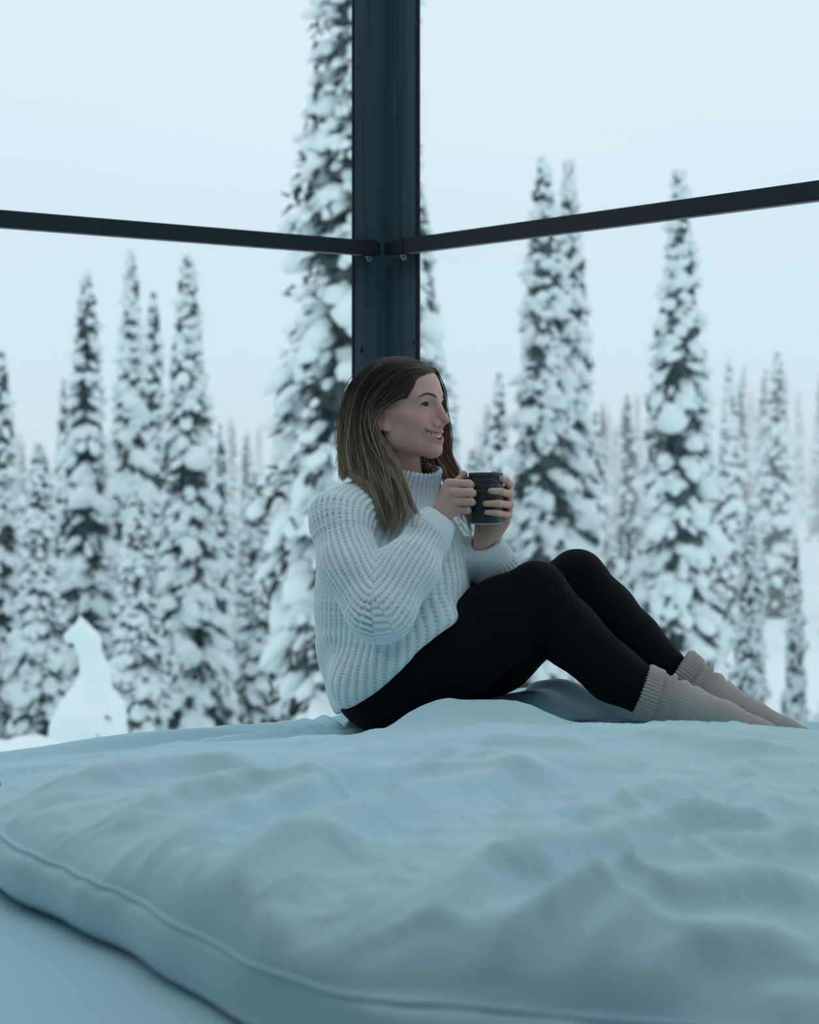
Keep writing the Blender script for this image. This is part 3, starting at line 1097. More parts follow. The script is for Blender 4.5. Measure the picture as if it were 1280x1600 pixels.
spruce('a', 850, 240, 26.0, 'taller half of the twin-topped spruces seen above the mug', wide=1.0)
spruce('b', 889, 246, 29.0, 'slimmer half of the twin-topped spruces, leaning on its neighbour', wide=0.85)
spruce('e', 780, 580, 42.0, 'small dark spruce behind the mug', wide=1.0)
spruce('d', 740, 700, 36.0, 'snow-heaped low spruce behind the mug and hands', wide=1.2)
spruce('b', 1062, 262, 25.0, 'single tall snowy spruce above the sock-clad feet', wide=0.98)
spruce('c', 1140, 560, 48.0, 'pale mid-distance spruce just past the single tall spruce')
spruce('e', 1215, 548, 58.0, 'pale slender spruce at the edge of the clearing', wide=1.1)
spruce('d', 1172, 785, 28.5, 'shorter snow-heaped spruce leaning on the single tall spruce', wide=0.85)
spruce('a', 1243, 830, 27.0, 'small spruce standing alone in the white clearing', wide=0.75)
spruce('d', 950, 830, 30.0, 'low snow-heaped spruce behind the raised knees', wide=1.2)
spruce('g', 985, 780, 34.0, 'low pale spruce beside the single tall spruce')
spruce('g', 930, 640, 46.0, 'pale spruce just past the twin-topped spruces')
spruce('b', 700, 640, 44.0, 'pale spruce showing between the face and the mug', wide=1.0)
# beyond the frame on both sides, for a wider view
for k, (px, top, D, kd) in enumerate(((-120, 380, 33, 'a'), (-230, 300, 24, 'b'), (-360, 420, 30, 'd'), (1360, 330, 26, 'b'), (1460, 420, 29, 'c'), (1580, 300, 24, 'a'))):
    spruce(kd, px, top, D, 'snowy spruce standing outside beyond the ends of the window view', 'spruces beyond the window view')
# pale far forest
fr_ = random.Random(8)
placed = [((q - 640) / F_PX * D_, D_) for q, D_ in ((1140, 48), (1215, 58), (930, 46), (700, 44))]
N0 = len(placed)
k = 0
while len(placed) < 150 + N0:
    k = len(placed) - N0
    D = fr_.uniform(52, 78) if k < 34 else fr_.uniform(80, 170)
    px = fr_.uniform(-250, 1530)
    if D < 80 and (1225 < px < 1320):
        D += 50
    top = fr_.gauss(662, 26) - (46 if px > 1060 else 0) - (10 if D < 80 else 0)
    wd = fr_.uniform(0.9, 1.4)
    x_ = (px - 640) / F_PX * D
    if any((x_ - a) ** 2 + (D - b_) ** 2 < 2.6 ** 2 for a, b_ in placed):
        continue
    placed.append((x_, D))
    spruce(fr_.choice('fg'), px, top, D, 'small pale spruce in the far forest beyond the clearing', 'far forest spruces', wide=wd, name='distant_spruce')

# young tree completely shrouded in snow, with a crooked tip
c0 = P(140, 1165, 14.0)
g0 = float(ground_z(c0[0], 14.0))


def f_sap(p):
    b0 = np.array([c0[0], 14.0, g0 - 0.2])
    tz = CAM_Z + (HORIZON - 955) / F_PX * 14.0
    k_ = 14.0 / F_PX
    nb_ = np.array([0, 0, 1.0])

    def q_(px, py, dy=0.0):
        return P(px, py, 14.0 + dy)
    d = s_cone(p, q_(142, 1420), q_(141, 1130), 0.50, 0.30)
    d = smin(d, s_cone(p, q_(141, 1130), q_(150, 1050), 0.26, 0.115), 0.08)
    d = smin(d, s_cone(p, q_(147, 1050), q_(141, 1005), 0.10, 0.09), 0.05)
    d = smin(d, s_cone(p, q_(138, 1005), q_(124, 962), 0.085, 0.025), 0.04)
    d = smin(d, s_cone(p, q_(120, 985), q_(108, 996), 0.045, 0.030), 0.05)
    d = smin(d, s_cone(p, q_(170, 1120, -0.1), q_(178, 1180, -0.1), 0.10, 0.16), 0.08)
    d = smin(d, s_cone(p, q_(108, 1130, 0.1), q_(98, 1190, 0.1), 0.09, 0.16), 0.08)
    return d + 0.018 * vnoise(p * 9.0, 31) + 0.02 * vnoise(p * 4.0, 32)


cV, cF = mesh_sdf(f_sap, (c0[0] - 0.8, 13.2, g0 - 0.3), (c0[0] + 0.8, 14.8, g0 + 2.9), 0.024)
sap = tag(empty('snow_shrouded_sapling', (c0[0], 14.0, g0)), 'young tree completely shrouded in snow with a crooked pointed tip', 'sapling')
keep_world(mesh_obj('snow_cloak', cV, cF, M['snow_tree']), sap)
rng = np.random.default_rng(4)
bs = np.stack([c0[0] + rng.normal(0.05, 0.06, 26), 13.86 + rng.normal(0, 0.05, 26), g0 + rng.uniform(1.35, 1.62, 26)], -1)
V, Fc = spikes(bs, rng.normal(0, 0.6, (26, 3)) + np.array([0, -0.8, -0.5]), rng.uniform(0.08, 0.16, 26), rng.uniform(0.01, 0.02, 26))
o = keep_world(mesh_obj('twigs', V, Fc, M['needles'], None, False), sap)
o['kind'] = 'stuff'


# a rounded snow-covered bush beside it
def f_bush(p):
    def q_(px, py, d_):
        return P(px, py, d_)
    d = s_ell(p, q_(48, 1225, 13.0), (0.42, 0.40, 0.36))
    d = smin(d, s_ell(p, q_(-20, 1235, 13.2), (0.40, 0.40, 0.40)), 0.1)
    d = smin(d, s_ell(p, q_(30, 1330, 13.1), (0.55, 0.5, 0.6)), 0.1)
    return d + 0.02 * vnoise(p * 6.0, 33)


c1 = P(30, 1300, 13.1)
g1 = float(ground_z(c1[0], 13.1))
cV, cF = mesh_sdf(f_bush, c1 - np.array([1.3, 1.0, 1.6]), c1 + np.array([1.3, 1.0, 1.6]), 0.03)
tag(mesh_obj('snow_covered_bush', cV, cF, M['snow_tree']), 'round low bush buried under snow beside the shrouded sapling', 'bush')

# winter haze filling the valley behind the near trees
V, Fc = box_geo((0, 190.0, -4.0), (1, 0, 0), (0, 1, 0), (0, 0, 1), 190, 148, 8)
hz = mesh_obj('haze', V, Fc, bpy.data.materials.new('winter_haze'), None, False)
hm = hz.data.materials[0]
hm.use_nodes = True
t = hm.node_tree
t.nodes.clear()
o_ = t.nodes.new('ShaderNodeOutputMaterial')
vs = t.nodes.new('ShaderNodeVolumeScatter')
vs.inputs['Color'].default_value = (0.97, 0.99, 1.0, 1)
vs.inputs['Density'].default_value = 0.011
vs.inputs['Anisotropy'].default_value = 0.0
t.links.new(vs.outputs[0], o_.inputs['Volume'])
tag(hz, 'pale winter haze hanging in the valley around the far forest', 'haze', kind='stuff')

# ------------------------------------------------------------------ cushion, mug
cV, cF = mesh_sdf(f_cush, (-1.20, 2.50, BED_Z - 0.02), (-0.55, 3.30, BED_Z + 0.15), 0.006)
tag(mesh_obj('cushion', cV, cF, M['cushion']), 'dark brown cushion lying on the sheet at the edge of the duvet', 'cushion')

MUG_D = 3.70
mug_base = P(759.5, 818.5, MUG_D)
MUG_R, MUG_H = 0.0375, 0.1105
mug = tag(empty('mug', tuple(mug_base)), 'dark slate ceramic mug with pale wavy lines held in both hands', 'mug')
prof = [(0.0, 0.004), (0.026, 0.004), (0.029, 0.0005), (0.0325, 0.0005), (0.0345, 0.003), (0.0358, 0.008), (0.0365, 0.03), (0.0372, 0.07), (0.0376, 0.1085), (0.0370, 0.1105), (0.0355, 0.1105), (0.0348, 0.108), (0.0342, 0.06), (0.0335, 0.012), (0.030, 0.008), (0.0, 0.007)]
n = 56
V = [(r * math.cos(2 * math.pi * k / n), r * math.sin(2 * math.pi * k / n), z) for r, z in prof for k in range(n)]
Fc = [(i * n + k, i * n + (k + 1) % n, (i + 1) * n + (k + 1) % n, (i + 1) * n + k) for i in range(len(prof) - 1) for k in range(n)]
mb = mesh_obj('cup', V, Fc, M['mug'], mug)
V, Fc = tube_geo([(0.0328 * math.cos(a), 0.0328 * math.sin(a), 0.0022) for a in np.linspace(0, 2 * math.pi, 49)], 0.0021, 8, False)
mesh_obj('foot_ring', V, Fc, M['mug_foot'], mug)
HX = np.array([-0.93, -0.368, 0])
hp = [(0.035, 0.096), (0.045, 0.0985), (0.056, 0.094), (0.0625, 0.080), (0.0635, 0.060), (0.059, 0.042), (0.049, 0.031), (0.035, 0.028)]
hp = crom([HX * r + UP * z for r, z in hp], 28)
V, Fc = tube_geo(hp, 0.0052, 10)
mesh_obj('handle', V, Fc, M['mug'], mug)
V, Fc = tube_geo([(0.0, 0.0, 0.094), (0.0, 0.0, 0.0945)], [0.0343, 0.0343], 40)
mesh_obj('coffee', V, Fc, M['cushion'], mug, False)

# ------------------------------------------------------------------ the person
HO = P(630, 636, 3.78)                       # between the eyes' level and the ears
HF = np.array([math.cos(math.radians(30)), -math.sin(math.radians(30)), 0.0])
HR = np.array([-HF[1] * -1, 0, 0])
HR = np.array([-math.sin(math.radians(30)), -math.cos(math.radians(30)), 0.0])
# lift the chin a little
pit = math.radians(3)
HU = UP * math.cos(pit) - HF * math.sin(pit)
HF = HF * math.cos(pit) + UP * math.sin(pit)
HM = np.stack([HF, HR, HU])                  # rows: forward, her right, up


def to_head(p):
    return (p - HO.astype(np.float32)) @ HM.T.astype(np.float32)


def from_head(q_):
    return HO + np.asarray(q_, float) @ HM


person = tag(empty('person', (float(HO[0]), 3.78, BED_Z)), 'smiling person in white knit sweater and black leggings sitting on the bed with a mug', 'person')


def fs(r):
    """forward position of the mouth surface at sideways offset r"""
    return 0.0908 - 18.0 * r * r


def mouth_up(r):
    return -0.0640 + 0.0078 * (r / 0.03) ** 2


def mouth_lo(r):
    return -0.0775 + 0.0172 * (r / 0.03) ** 2


def f_head(p):
    q_ = to_head(p).astype(np.float32)
    s = q_.copy()
    s[:, 1] = np.abs(s[:, 1])
    d = s_ell(q_, (-0.010, 0, 0.026), (0.094, 0.073, 0.076))
    d = smin(d, s_ell(q_, (0.030, 0, 0.035), (0.055, 0.060, 0.056)), 0.02)
    d = smin(d, s_ell(q_, (0.026, 0, -0.030), (0.058, 0.058, 0.070)), 0.03)
    d = smin(d, s_cone(s, (0.066, 0.008, -0.0965), (0.004, 0.050, -0.068), 0.0165, 0.016), 0.03)
    d = smin(d, s_cone(s, (0.004, 0.050, -0.068), (-0.010, 0.058, -0.015), 0.016, 0.014), 0.02)
    d = smin(d, s_ell(q_, (0.070, 0, -0.098), (0.020, 0.021, 0.0165)), 0.014)
    d = smin(d, s_ell(q_, (0.066, 0, -0.066), (0.025, 0.029, 0.028)), 0.014)
    d = smin(d, s_ell(s, (0.050, 0.039, -0.034), (0.025, 0.021, 0.020)), 0.016)
    d = smin(d, s_cone(s, (0.040, 0.056, -0.022), (0.0, 0.066, -0.012), 0.010, 0.008), 0.02)
    d = smin(d, s_cone(s, (0.082, 0.012, 0.017), (0.066, 0.045, 0.018), 0.0085, 0.008), 0.016)
    d = smin(d, s_ell(s, (0.018, 0.041, -0.052), (0.034, 0.021, 0.034)), 0.018)
    # eye sockets
    d = smax(d, -s_ell(s, (0.091, 0.031, -0.001), (0.014, 0.017, 0.0125)), 0.014)
    # nose
    d = smin(d, s_cone(q_, (0.071, 0, 0.008), (0.0800, 0, -0.036), 0.0095, 0.0150), 0.010)
    d = smin(d, s_chain(q_, [(0.083, 0, 0.010), (0.0925, 0, -0.010), (0.1055, 0, -0.0345)], [0.0075, 0.0072, 0.0088], 0.006), 0.010)
    d = smin(d, s_cone(s, (0.0925, 0.0, -0.042), (0.0885, 0.0122, -0.0425), 0.0070, 0.0074), 0.005)
    d = smin(d, s_cone(q_, (0.098, 0, -0.043), (0.089, 0, -0.055), 0.0045, 0.006), 0.006)
    d = smax(d, -s_ell(s, (0.0955, 0.0085, -0.0505), (0.0055, 0.0036, 0.0042)), 0.002)
    # eyelids over the eyeball, squeezed by the smile
    eye = np.array([0.0630, 0.0315, 0.0], np.float32)
    e = s - eye
    ball = np.sqrt((e ** 2).sum(1))
    up_edge = 0.0054 - 27.0 * (e[:, 1] - 0.0015) ** 2
    lo_edge = -0.0034 + 15.0 * (e[:, 1] - 0.0015) ** 2
    lid_u = np.maximum(ball - 0.0160, up_edge - e[:, 2])
    lid_l = np.maximum(ball - 0.0156, e[:, 2] - lo_edge)
    d = smin(d, lid_u, 0.004)
    d = smin(d, lid_l, 0.005)
    gap_ = np.maximum(np.maximum(up_edge * -1 + e[:, 2], lo_edge - e[:, 2]), np.maximum(ball - 0.0205, np.abs(e[:, 1]) - 0.0155))
    d = np.maximum(d, -np.maximum(gap_, 0.003 - e[:, 0]))
    # mouth: lips round a smiling opening
    rr_ = np.linspace(-0.0375, 0.0375, 11)
    up_l = [(fs(r) + 0.0005, r, mouth_up(r) + 0.0030) for r in rr_]
    lo_l = [(fs(r) - 0.0015, r, mouth_lo(r) - 0.0036) for r in rr_]
    ur = 0.0014 + 0.0026 * (1 - (rr_ / 0.0375) ** 2)
    lr = 0.0014 + 0.0036 * (1 - (rr_ / 0.0375) ** 2)
    near = (s[:, 0] > 0.03) & (s[:, 2] < -0.03) & (s[:, 2] > -0.12)
    if near.any():
        qn = q_[near]
        dn = d[near]
        dn = smin(dn, s_chain(qn, up_l, ur, 0.002), 0.005)
        dn = smin(dn, s_chain(qn, lo_l, lr, 0.002), 0.006)
        r_ = qn[:, 1]
        cav = np.maximum(np.maximum(qn[:, 2] - mouth_up(r_), mouth_lo(r_) - qn[:, 2]), np.maximum(np.abs(r_) - 0.0365, (fs(r_) - 0.022) - qn[:, 0]))
        dn = smax(dn, -cav, 0.0015)
        d[near] = dn
    # ear
    er = s - np.array([-0.013, 0.0775, -0.022], np.float32)
    tl = 0.25
    ef = er[:, 0] * math.cos(tl) + er[:, 2] * math.sin(tl)
    eu = -er[:, 0] * math.sin(tl) + er[:, 2] * math.cos(tl)
    w_ = er[:, 1] + 0.35 * ef
    E = np.stack([ef, w_, eu], -1)
    ear = s_ell(E, (0, 0.002, 0.0), (0.0175, 0.0062, 0.031))
    ear = smax(ear, -s_ell(E, (0.003, 0.0085, 0.002), (0.0115, 0.0075, 0.020)), 0.002)
    ear = smin(ear, s_ell(E, (0.008, 0.003, -0.026), (0.0075, 0.005, 0.0095)), 0.004)
    d = smin(d, ear, 0.004)
    # neck
    nb_ = to_head(P(632, 790, 3.815)[None])[0]
    d = smin(d, s_cone(q_, (-0.022, 0, -0.05), tuple(nb_), 0.046, 0.047), 0.018)
    return d


def head_color(V):
    q_ = to_head(V.astype(np.float32))
    s = np.abs(q_[:, 1])
    base = np.array([0.66, 0.40, 0.33])
    c = np.tile(base, (len(V), 1))

    def blend(w, col):
        w = np.clip(w, 0, 1)[:, None]
        return c * (1 - w) + np.array(col) * w
    g = lambda a, b_, cc, w: np.exp(-(((q_[:, 0] - a) / w) ** 2 + ((s - b_) / w) ** 2 + ((q_[:, 2] - cc) / w) ** 2))
    c = blend(0.55 * g(0.062, 0.045, -0.030, 0.024), (0.64, 0.285, 0.25))
    c = blend(0.55 * g(0.104, 0.0, -0.036, 0.014), (0.64, 0.285, 0.25))
    c = blend(0.65 * g(-0.014, 0.075, -0.012, 0.024), (0.40, 0.15, 0.125))
    r = q_[:, 1]
    du = np.abs(q_[:, 2] - (mouth_up(r) + 0.0026)) / 0.0042
    dl = np.abs(q_[:, 2] - (mouth_lo(r) - 0.0034)) / 0.0052
    on = (q_[:, 0] > fs(r) - 0.012) & (s < 0.0385)
    lip = np.where(on, np.clip(1.6 - 1.3 * np.minimum(du, dl), 0, 1), 0)
    c = blend(0.8 * lip, (0.50, 0.20, 0.185))
    cav = on & (q_[:, 2] < mouth_up(r) + 0.0002) & (q_[:, 2] > mouth_lo(r) - 0.0002) & (q_[:, 0] < fs(r) - 0.004)
    c[cav] = (0.06, 0.016, 0.014)
    return c




# hands -------------------------------------------------------------
def hand_fn(wrist, wr, palm, fingers, thumb, fore):
    """palm: list of (a, b, ra, rb); fingers: list of (pts, radii)"""
    def f(p):
        d = None
        for a, b_, ra, rb in palm:
            x = s_cone(p, a, b_, ra, rb)
            d = x if d is None else smin(d, x, 0.010)
        for a, b_, ra, rb in fore:
            d = smin(d, s_cone(p, a, b_, ra, rb), 0.012)
        d = smin(d, s_chain(p, thumb[0], thumb[1], 0.004), 0.008)
        fg = None
        for pts, rad in fingers:
            x = s_chain(p, pts, rad, 0.003)
            fg = x if fg is None else smin(fg, x, 0.0012)
        return smin(d, fg, 0.005)
    return f


# her right hand: fist closed on the mug's handle
RW = P(683, 816, 3.668)
mcp = [P(704, 755, 3.648), P(708, 769, 3.640), P(711, 783, 3.642), P(713, 796, 3.650)]
pip_ = [P(732.5, 756, 3.648), P(736, 769.5, 3.640), P(735, 783.5, 3.641), P(729, 796, 3.648)]
dip = [P(736, 758, 3.670), P(739, 771, 3.664), P(738, 785, 3.665), P(732, 798, 3.670)]
tip = [P(723, 760, 3.687), P(726, 773, 3.684), P(726, 787, 3.684), P(722, 800, 3.684)]
fingers = []
for k in range(4):
    r0 = (0.0088, 0.0090, 0.0086, 0.0078)[k]
    fingers.append(([mcp[k], pip_[k], dip[k], tip[k]], [r0 * 1.12, r0, r0 * 0.92, r0 * 0.85]))
palm = [(RW, mcp[k] + np.array([-0.004, 0.008, -0.002]), (0.0175, 0.018, 0.0175, 0.016)[k], (0.0120, 0.0125, 0.0125, 0.0115)[k]) for k in range(4)]
palm.append((P(690, 800, 3.668), P(712, 785, 3.668), 0.020, 0.016))
thumb = ([P(690, 806, 3.682), P(704, 775, 3.692), P(716, 753, 3.700), P(725, 741, 3.704)], [0.0165, 0.0125, 0.0098, 0.0082])
f_rh = hand_fn(RW, 0.02, palm, fingers, thumb, [(RW, P(640, 885, 3.62), 0.0235, 0.034)])
lo = np.minimum.reduce([RW, *mcp, *tip, *thumb[0]]) - 0.03
hi = np.maximum.reduce([RW, *mcp, *pip_, *tip, *thumb[0]]) + 0.03
lo[2] -= 0.02
rh_box = (lo, hi)


def hand_color(V, kn, tips):
    c = np.tile(np.array([0.63, 0.415, 0.335]), (len(V), 1))
    for k_ in kn:
        w = 0.45 * np.exp(-((V - k_) ** 2).sum(1) / 0.010 ** 2)[:, None]
        c = c * (1 - w) + np.array([0.64, 0.295, 0.25]) * w
    for k_ in tips:
        w = 0.5 * np.exp(-((V - k_) ** 2).sum(1) / 0.011 ** 2)[:, None]
        c = c * (1 - w) + np.array([0.64, 0.305, 0.27]) * w
    return c



# her left hand: wrapped round the mug from the far side
LW = P(757, 852, 3.752)
mcp2 = [P(789, 768, 3.752), P(793, 783, 3.752), P(793, 799, 3.748), P(789, 813, 3.742)]
pip2 = [P(796.5, 757, 3.712), P(796, 772, 3.704), P(797, 789, 3.702), P(795, 805, 3.704)]
dip2 = [P(791, 750.5, 3.688), P(783, 768, 3.668), P(778, 786.5, 3.659), P(776, 801.5, 3.660)]
tip2 = [P(783.5, 748, 3.676), P(767, 767, 3.6535), P(759, 787, 3.6525), P(761, 800.5, 3.6535)]
fingers2 = []
for k in range(4):
    r0 = (0.0082, 0.0084, 0.0082, 0.0074)[k]
    fingers2.append(([mcp2[k], pip2[k], dip2[k], tip2[k]], [r0 * 1.15, r0 * 1.03, r0 * 0.92, r0 * 0.80]))
palm2 = [(LW, mcp2[k], 0.018, 0.0125) for k in range(4)]
palm2.append((P(764, 838, 3.748), P(782, 815, 3.748), 0.021, 0.016))
thumb2 = ([P(752, 838, 3.762), P(752, 800, 3.772), P(764, 765, 3.762), P(772, 741, 3.752)], [0.0165, 0.0125, 0.0098, 0.0080])
f_lh = hand_fn(LW, 0.02, palm2, fingers2, thumb2, [(LW, P(780, 905, 3.81), 0.0225, 0.034)])
lo = np.minimum.reduce([LW, *mcp2, *tip2, *thumb2[0]]) - 0.035
hi = np.maximum.reduce([LW, *mcp2, *pip2, *tip2, *thumb2[0]]) + 0.03
lo[2] -= 0.02
lh_box = (lo, hi)

# legs, joints in the photograph's pose
rhip, lhip = P(600, 1062, 3.735), P(655, 1062, 3.90)
R_LEG = ([rhip, P(720, 1008, 3.715), P(790, 965, 3.705), P(838, 926, 3.70), P(889, 990, 3.69), P(958, 1052, 3.675), P(1012, 1083, 3.665), P(1075, 1106, 3.655)],
         [0.104, 0.103, 0.090, 0.0645, 0.068, 0.060, 0.051, 0.042])
L_LEG = ([lhip, P(770, 1012, 3.87), P(850, 955, 3.85), P(902, 904, 3.84), P(946, 956, 3.825), P(990, 1000, 3.81), P(1040, 1046, 3.795), P(1120, 1094, 3.77)],
         [0.104, 0.102, 0.086, 0.062, 0.066, 0.060, 0.050, 0.042])
R_FOOT = ([R_LEG[0][-1], P(1130, 1124, 3.645), P(1185, 1146, 3.635), P(1230, 1161, 3.625)], [0.041, 0.035, 0.026, 0.018])
L_FOOT = ([L_LEG[0][-1], P(1175, 1122, 3.755), P(1225, 1143, 3.735), P(1265, 1156, 3.720)], [0.041, 0.034, 0.025, 0.017])


def f_trunk(p):
    d = s_chain(p, [P(612, 1052, 3.80), P(605, 950, 3.81), P(604, 860, 3.82), P(625, 785, 3.82), P(632, 765, 3.815)], [0.115, 0.11, 0.115, 0.06, 0.048], 0.05)
    d = smin(d, s_cone(p, P(540, 808, 3.70), P(690, 808, 3.93), 0.045, 0.045), 0.04)
    d = smin(d, s_chain(p, [P(535, 808, 3.69), P(588, 955, 3.58), P(640, 885, 3.62), P(668, 840, 3.652)], [0.042, 0.036, 0.034, 0.030], 0.02), 0.02)
    d = smin(d, s_chain(p, [P(690, 810, 3.94), P(788, 925, 3.85), P(778, 900, 3.81), P(762, 862, 3.765)], [0.042, 0.036, 0.034, 0.028], 0.02), 0.02)
    d = smin(d, s_chain(p, R_LEG[0], [r * 0.72 for r in R_LEG[1]], 0.03), 0.03)
    d = smin(d, s_chain(p, L_LEG[0], [r * 0.72 for r in L_LEG[1]], 0.03), 0.03)
    d = smin(d, s_chain(p, R_FOOT[0], [r - 0.012 for r in R_FOOT[1]], 0.02), 0.02)
    d = smin(d, s_chain(p, L_FOOT[0], [r - 0.012 for r in L_FOOT[1]], 0.02), 0.02)
    return d


def gate(fn, p, box):
    lo_, hi_ = (np.asarray(q_, np.float32) for q_ in box)
    out = np.sqrt((np.maximum(np.maximum(lo_ - p, p - hi_), 0) ** 2).sum(1)) + 0.02
    m_ = ((p > lo_ - 0.022) & (p < hi_ + 0.022)).all(1)
    if m_.any():
        out[m_] = fn(p[m_])
    return out


head_box = (HO - np.array([0.13, 0.13, 0.19]), HO + np.array([0.13, 0.13, 0.115]))


def f_body(p):
    d = f_trunk(p)
    d = smin(d, gate(f_head, p, head_box), 0.006)
    d = smin(d, gate(f_rh, p, rh_box), 0.004)
    return smin(d, gate(f_lh, p, lh_box), 0.004)


V, Fq = mesh_sdf(f_body, P(440, 1230, 3.75) - np.array([0, 0.4, 0]), P(1300, 530, 3.75) + np.array([0, 0.5, 0]), 0.0020)
V = smooth_mesh(V, Fq, 1, 0.4)
col = head_color(V)
for (lo_, hi_), kn, tp in ((rh_box, mcp, [thumb[0][-1]]), (lh_box, pip2, tip2 + [thumb2[0][-1]])):
    m_ = ((V > lo_) & (V < hi_)).all(1)
    col[m_] = hand_color(V[m_], kn, tp)
keep_world(mesh_obj('body', V, Fq, M['skin'], None, True, col), person)
print('BODY quads', len(Fq))


# face details ---------------------------------------------------------
def sphere_geo(c, r, n=20, m_=14):
    V, Fc = [], []
    for i in range(m_ + 1):
        a = math.pi * i / m_
        for k in range(n):
            b_ = 2 * math.pi * k / n
            V.append((c[0] + r * math.sin(a) * math.cos(b_), c[1] + r * math.sin(a) * math.sin(b_), c[2] + r * math.cos(a)))
    for i in range(m_):
        for k in range(n):
            Fc.append((i * n + k, (i + 1) * n + k, (i + 1) * n + (k + 1) % n, i * n + (k + 1) % n))
    return np.array(V), Fc


for sgn in (1, -1):
    ec = from_head((0.0630, 0.0315 * sgn, 0.0))
    V, Fc = sphere_geo(ec, 0.0144, 28, 20)
    eyeb = keep_world(mesh_obj('eyeball', V, Fc, M['eye']), person)
    gaze = HF * 0.97 + HR * (0.10) + HU * 0.02
    gaze = gaze / np.linalg.norm(gaze)
    s1 = np.cross(gaze, UP)
    s1 /= np.linalg.norm(s1)
    s2 = np.cross(s1, gaze)
    V, Fc = [], []
    for i, a in enumerate(np.linspace(0.0, 0.50, 6)):
        for k in range(20):
            b_ = 2 * math.pi * k / 20
            V.append(ec + 0.01465 * (math.cos(a) * gaze + math.sin(a) * (math.cos(b_) * s1 + math.sin(b_) * s2)))
    for i in range(5):
        for k in range(20):
            Fc.append((i * 20 + k, i * 20 + (k + 1) % 20, (i + 1) * 20 + (k + 1) % 20, (i + 1) * 20 + k))
    io = mesh_obj('iris', V, Fc, M['iris'])
    io.parent = eyeb
    # lashes along the upper lid
    pts = []
    for e1 in np.linspace(-0.0115, 0.0142, 13):
        e2 = 0.0053 - 27 * (e1 - 0.0015) ** 2
        e0 = math.sqrt(max(0.0162 ** 2 - e1 ** 2 - e2 ** 2, 1e-8))
        pts.append(from_head((0.0630 + e0, (0.0315 + e1) * sgn, e2)))
    V, Fc = tube_geo(pts, np.interp(np.linspace(0, 1, 13), [0, 0.5, 1], [0.0006, 0.0015, 0.0017]), 6)
    keep_world(mesh_obj('eyelashes', V, Fc, M['lash']), person)
    # eyebrow
    bp = crom([(0.0885, 0.0135, 0.0165), (0.0845, 0.026, 0.0225), (0.0755, 0.039, 0.0235), (0.0640, 0.0500, 0.0165)], 18)
    P_ = []
    for q_ in bp:                              # push out to the skin surface along the head's forward-side direction
        dirq = np.array([q_[0], q_[1] * 0.9, 0.0])
        dirq /= np.linalg.norm(dirq)
        w = np.array(q_)
        for _ in range(14):
            dd_ = f_head(from_head((w[0], w[1], w[2]))[None].astype(np.float32))[0]
            w = w - dirq * dd_ * 0.8
        P_.append(from_head((w[0], w[1] * sgn, w[2])))
    V, Fc = tube_geo(P_, np.interp(np.linspace(0, 1, 18), [0, 0.25, 0.7, 1], [0.0017, 0.0026, 0.0023, 0.0008]), 8)
    V = np.array(V)
    keep_world(mesh_obj('eyebrow', V, Fc, M['brow']), person)

# teeth: a gently curved upper row
TV, TF, no = [], [], 0
tw = [0.0082, 0.0066, 0.0072, 0.0064, 0.006]
edges_ = np.concatenate([[0], np.cumsum(tw)])
parts_ = []
for sgn in (1, -1):
    for k in range(5):
        rm = (edges_[k] + edges_[k + 1]) / 2 * sgn * 0.93
        fc = fs(rm) - 0.0050
        sl = math.atan(36 * rm)
        ax = np.array([-math.sin(sl), math.cos(sl), 0.0])
        an_ = np.array([math.cos(sl), math.sin(sl), 0.0])
        hh = (0.0052, 0.0047, 0.0048, 0.0040, 0.0034)[k]
        zc = mouth_up(rm) + 0.0010 - hh
        Vb, Fb = box_geo((0, 0, 0), ax, an_, (0, 0, 1), tw[k] * 0.485, 0.0022, hh, 0.0010)
        Vb = Vb + np.array([fc, rm, zc])
        parts_.append((from_head(Vb), Fb))
V, Fc = merge(parts_)
keep_world(mesh_obj('teeth', V, Fc, M['teeth']), person)

# fingernails on the visible fingertips of the far hand
for k in range(4):
    t_, d_ = tip2[k], dip2[k]
    ax = (t_ - d_) / np.linalg.norm(t_ - d_)
    mc = mug_base * np.array([1, 1, 0]) + np.array([0, 0, t_[2]])
    nr = t_ - mc
    nr -= ax * (nr @ ax)
    nr /= np.linalg.norm(nr)
    sd = np.cross(ax, nr)
    rr0 = fingers2[k][1][3]
    V, Fc = [], []
    for i in range(6):
        for j_ in range(7):
            u_ = -0.0055 + 0.0115 * i / 5
            a = -0.85 + 1.7 * j_ / 6
            V.append(t_ + ax * (u_ - 0.0005 * (j_ - 3) ** 2 * (1 if i == 5 else 0)) + (rr0 + 0.0005 - (0.0006 if i in (0,) else 0) - max(0, u_ - 0.003) * 0.55) * (math.cos(a) * nr + math.sin(a) * sd))
    for i in range(5):
        for j_ in range(6):
            Fc.append((i * 7 + j_, i * 7 + j_ + 1, (i + 1) * 7 + j_ + 1, (i + 1) * 7 + j_))
    keep_world(mesh_obj('fingernail', V, Fc, M['nail']), person)


# leggings -------------------------------------------------------------
def f_legs(p):
    a = s_chain(p, R_LEG[0][:7], R_LEG[1][:7], 0.02)
    b_ = s_chain(p, L_LEG[0][:7], L_LEG[1][:7], 0.02)
    hips = s_ell(p, P(600, 1052, 3.815), (0.115, 0.165, 0.125))
    d = smin(a, b_, 0.012)
    d = smin(d, hips, 0.05)
    return d


V, Fq = mesh_sdf(f_legs, P(480, 1200, 3.75) - np.array([0, 0.35, 0]), P(1120, 830, 3.75) + np.array([0, 0.45, 0]), 0.005)
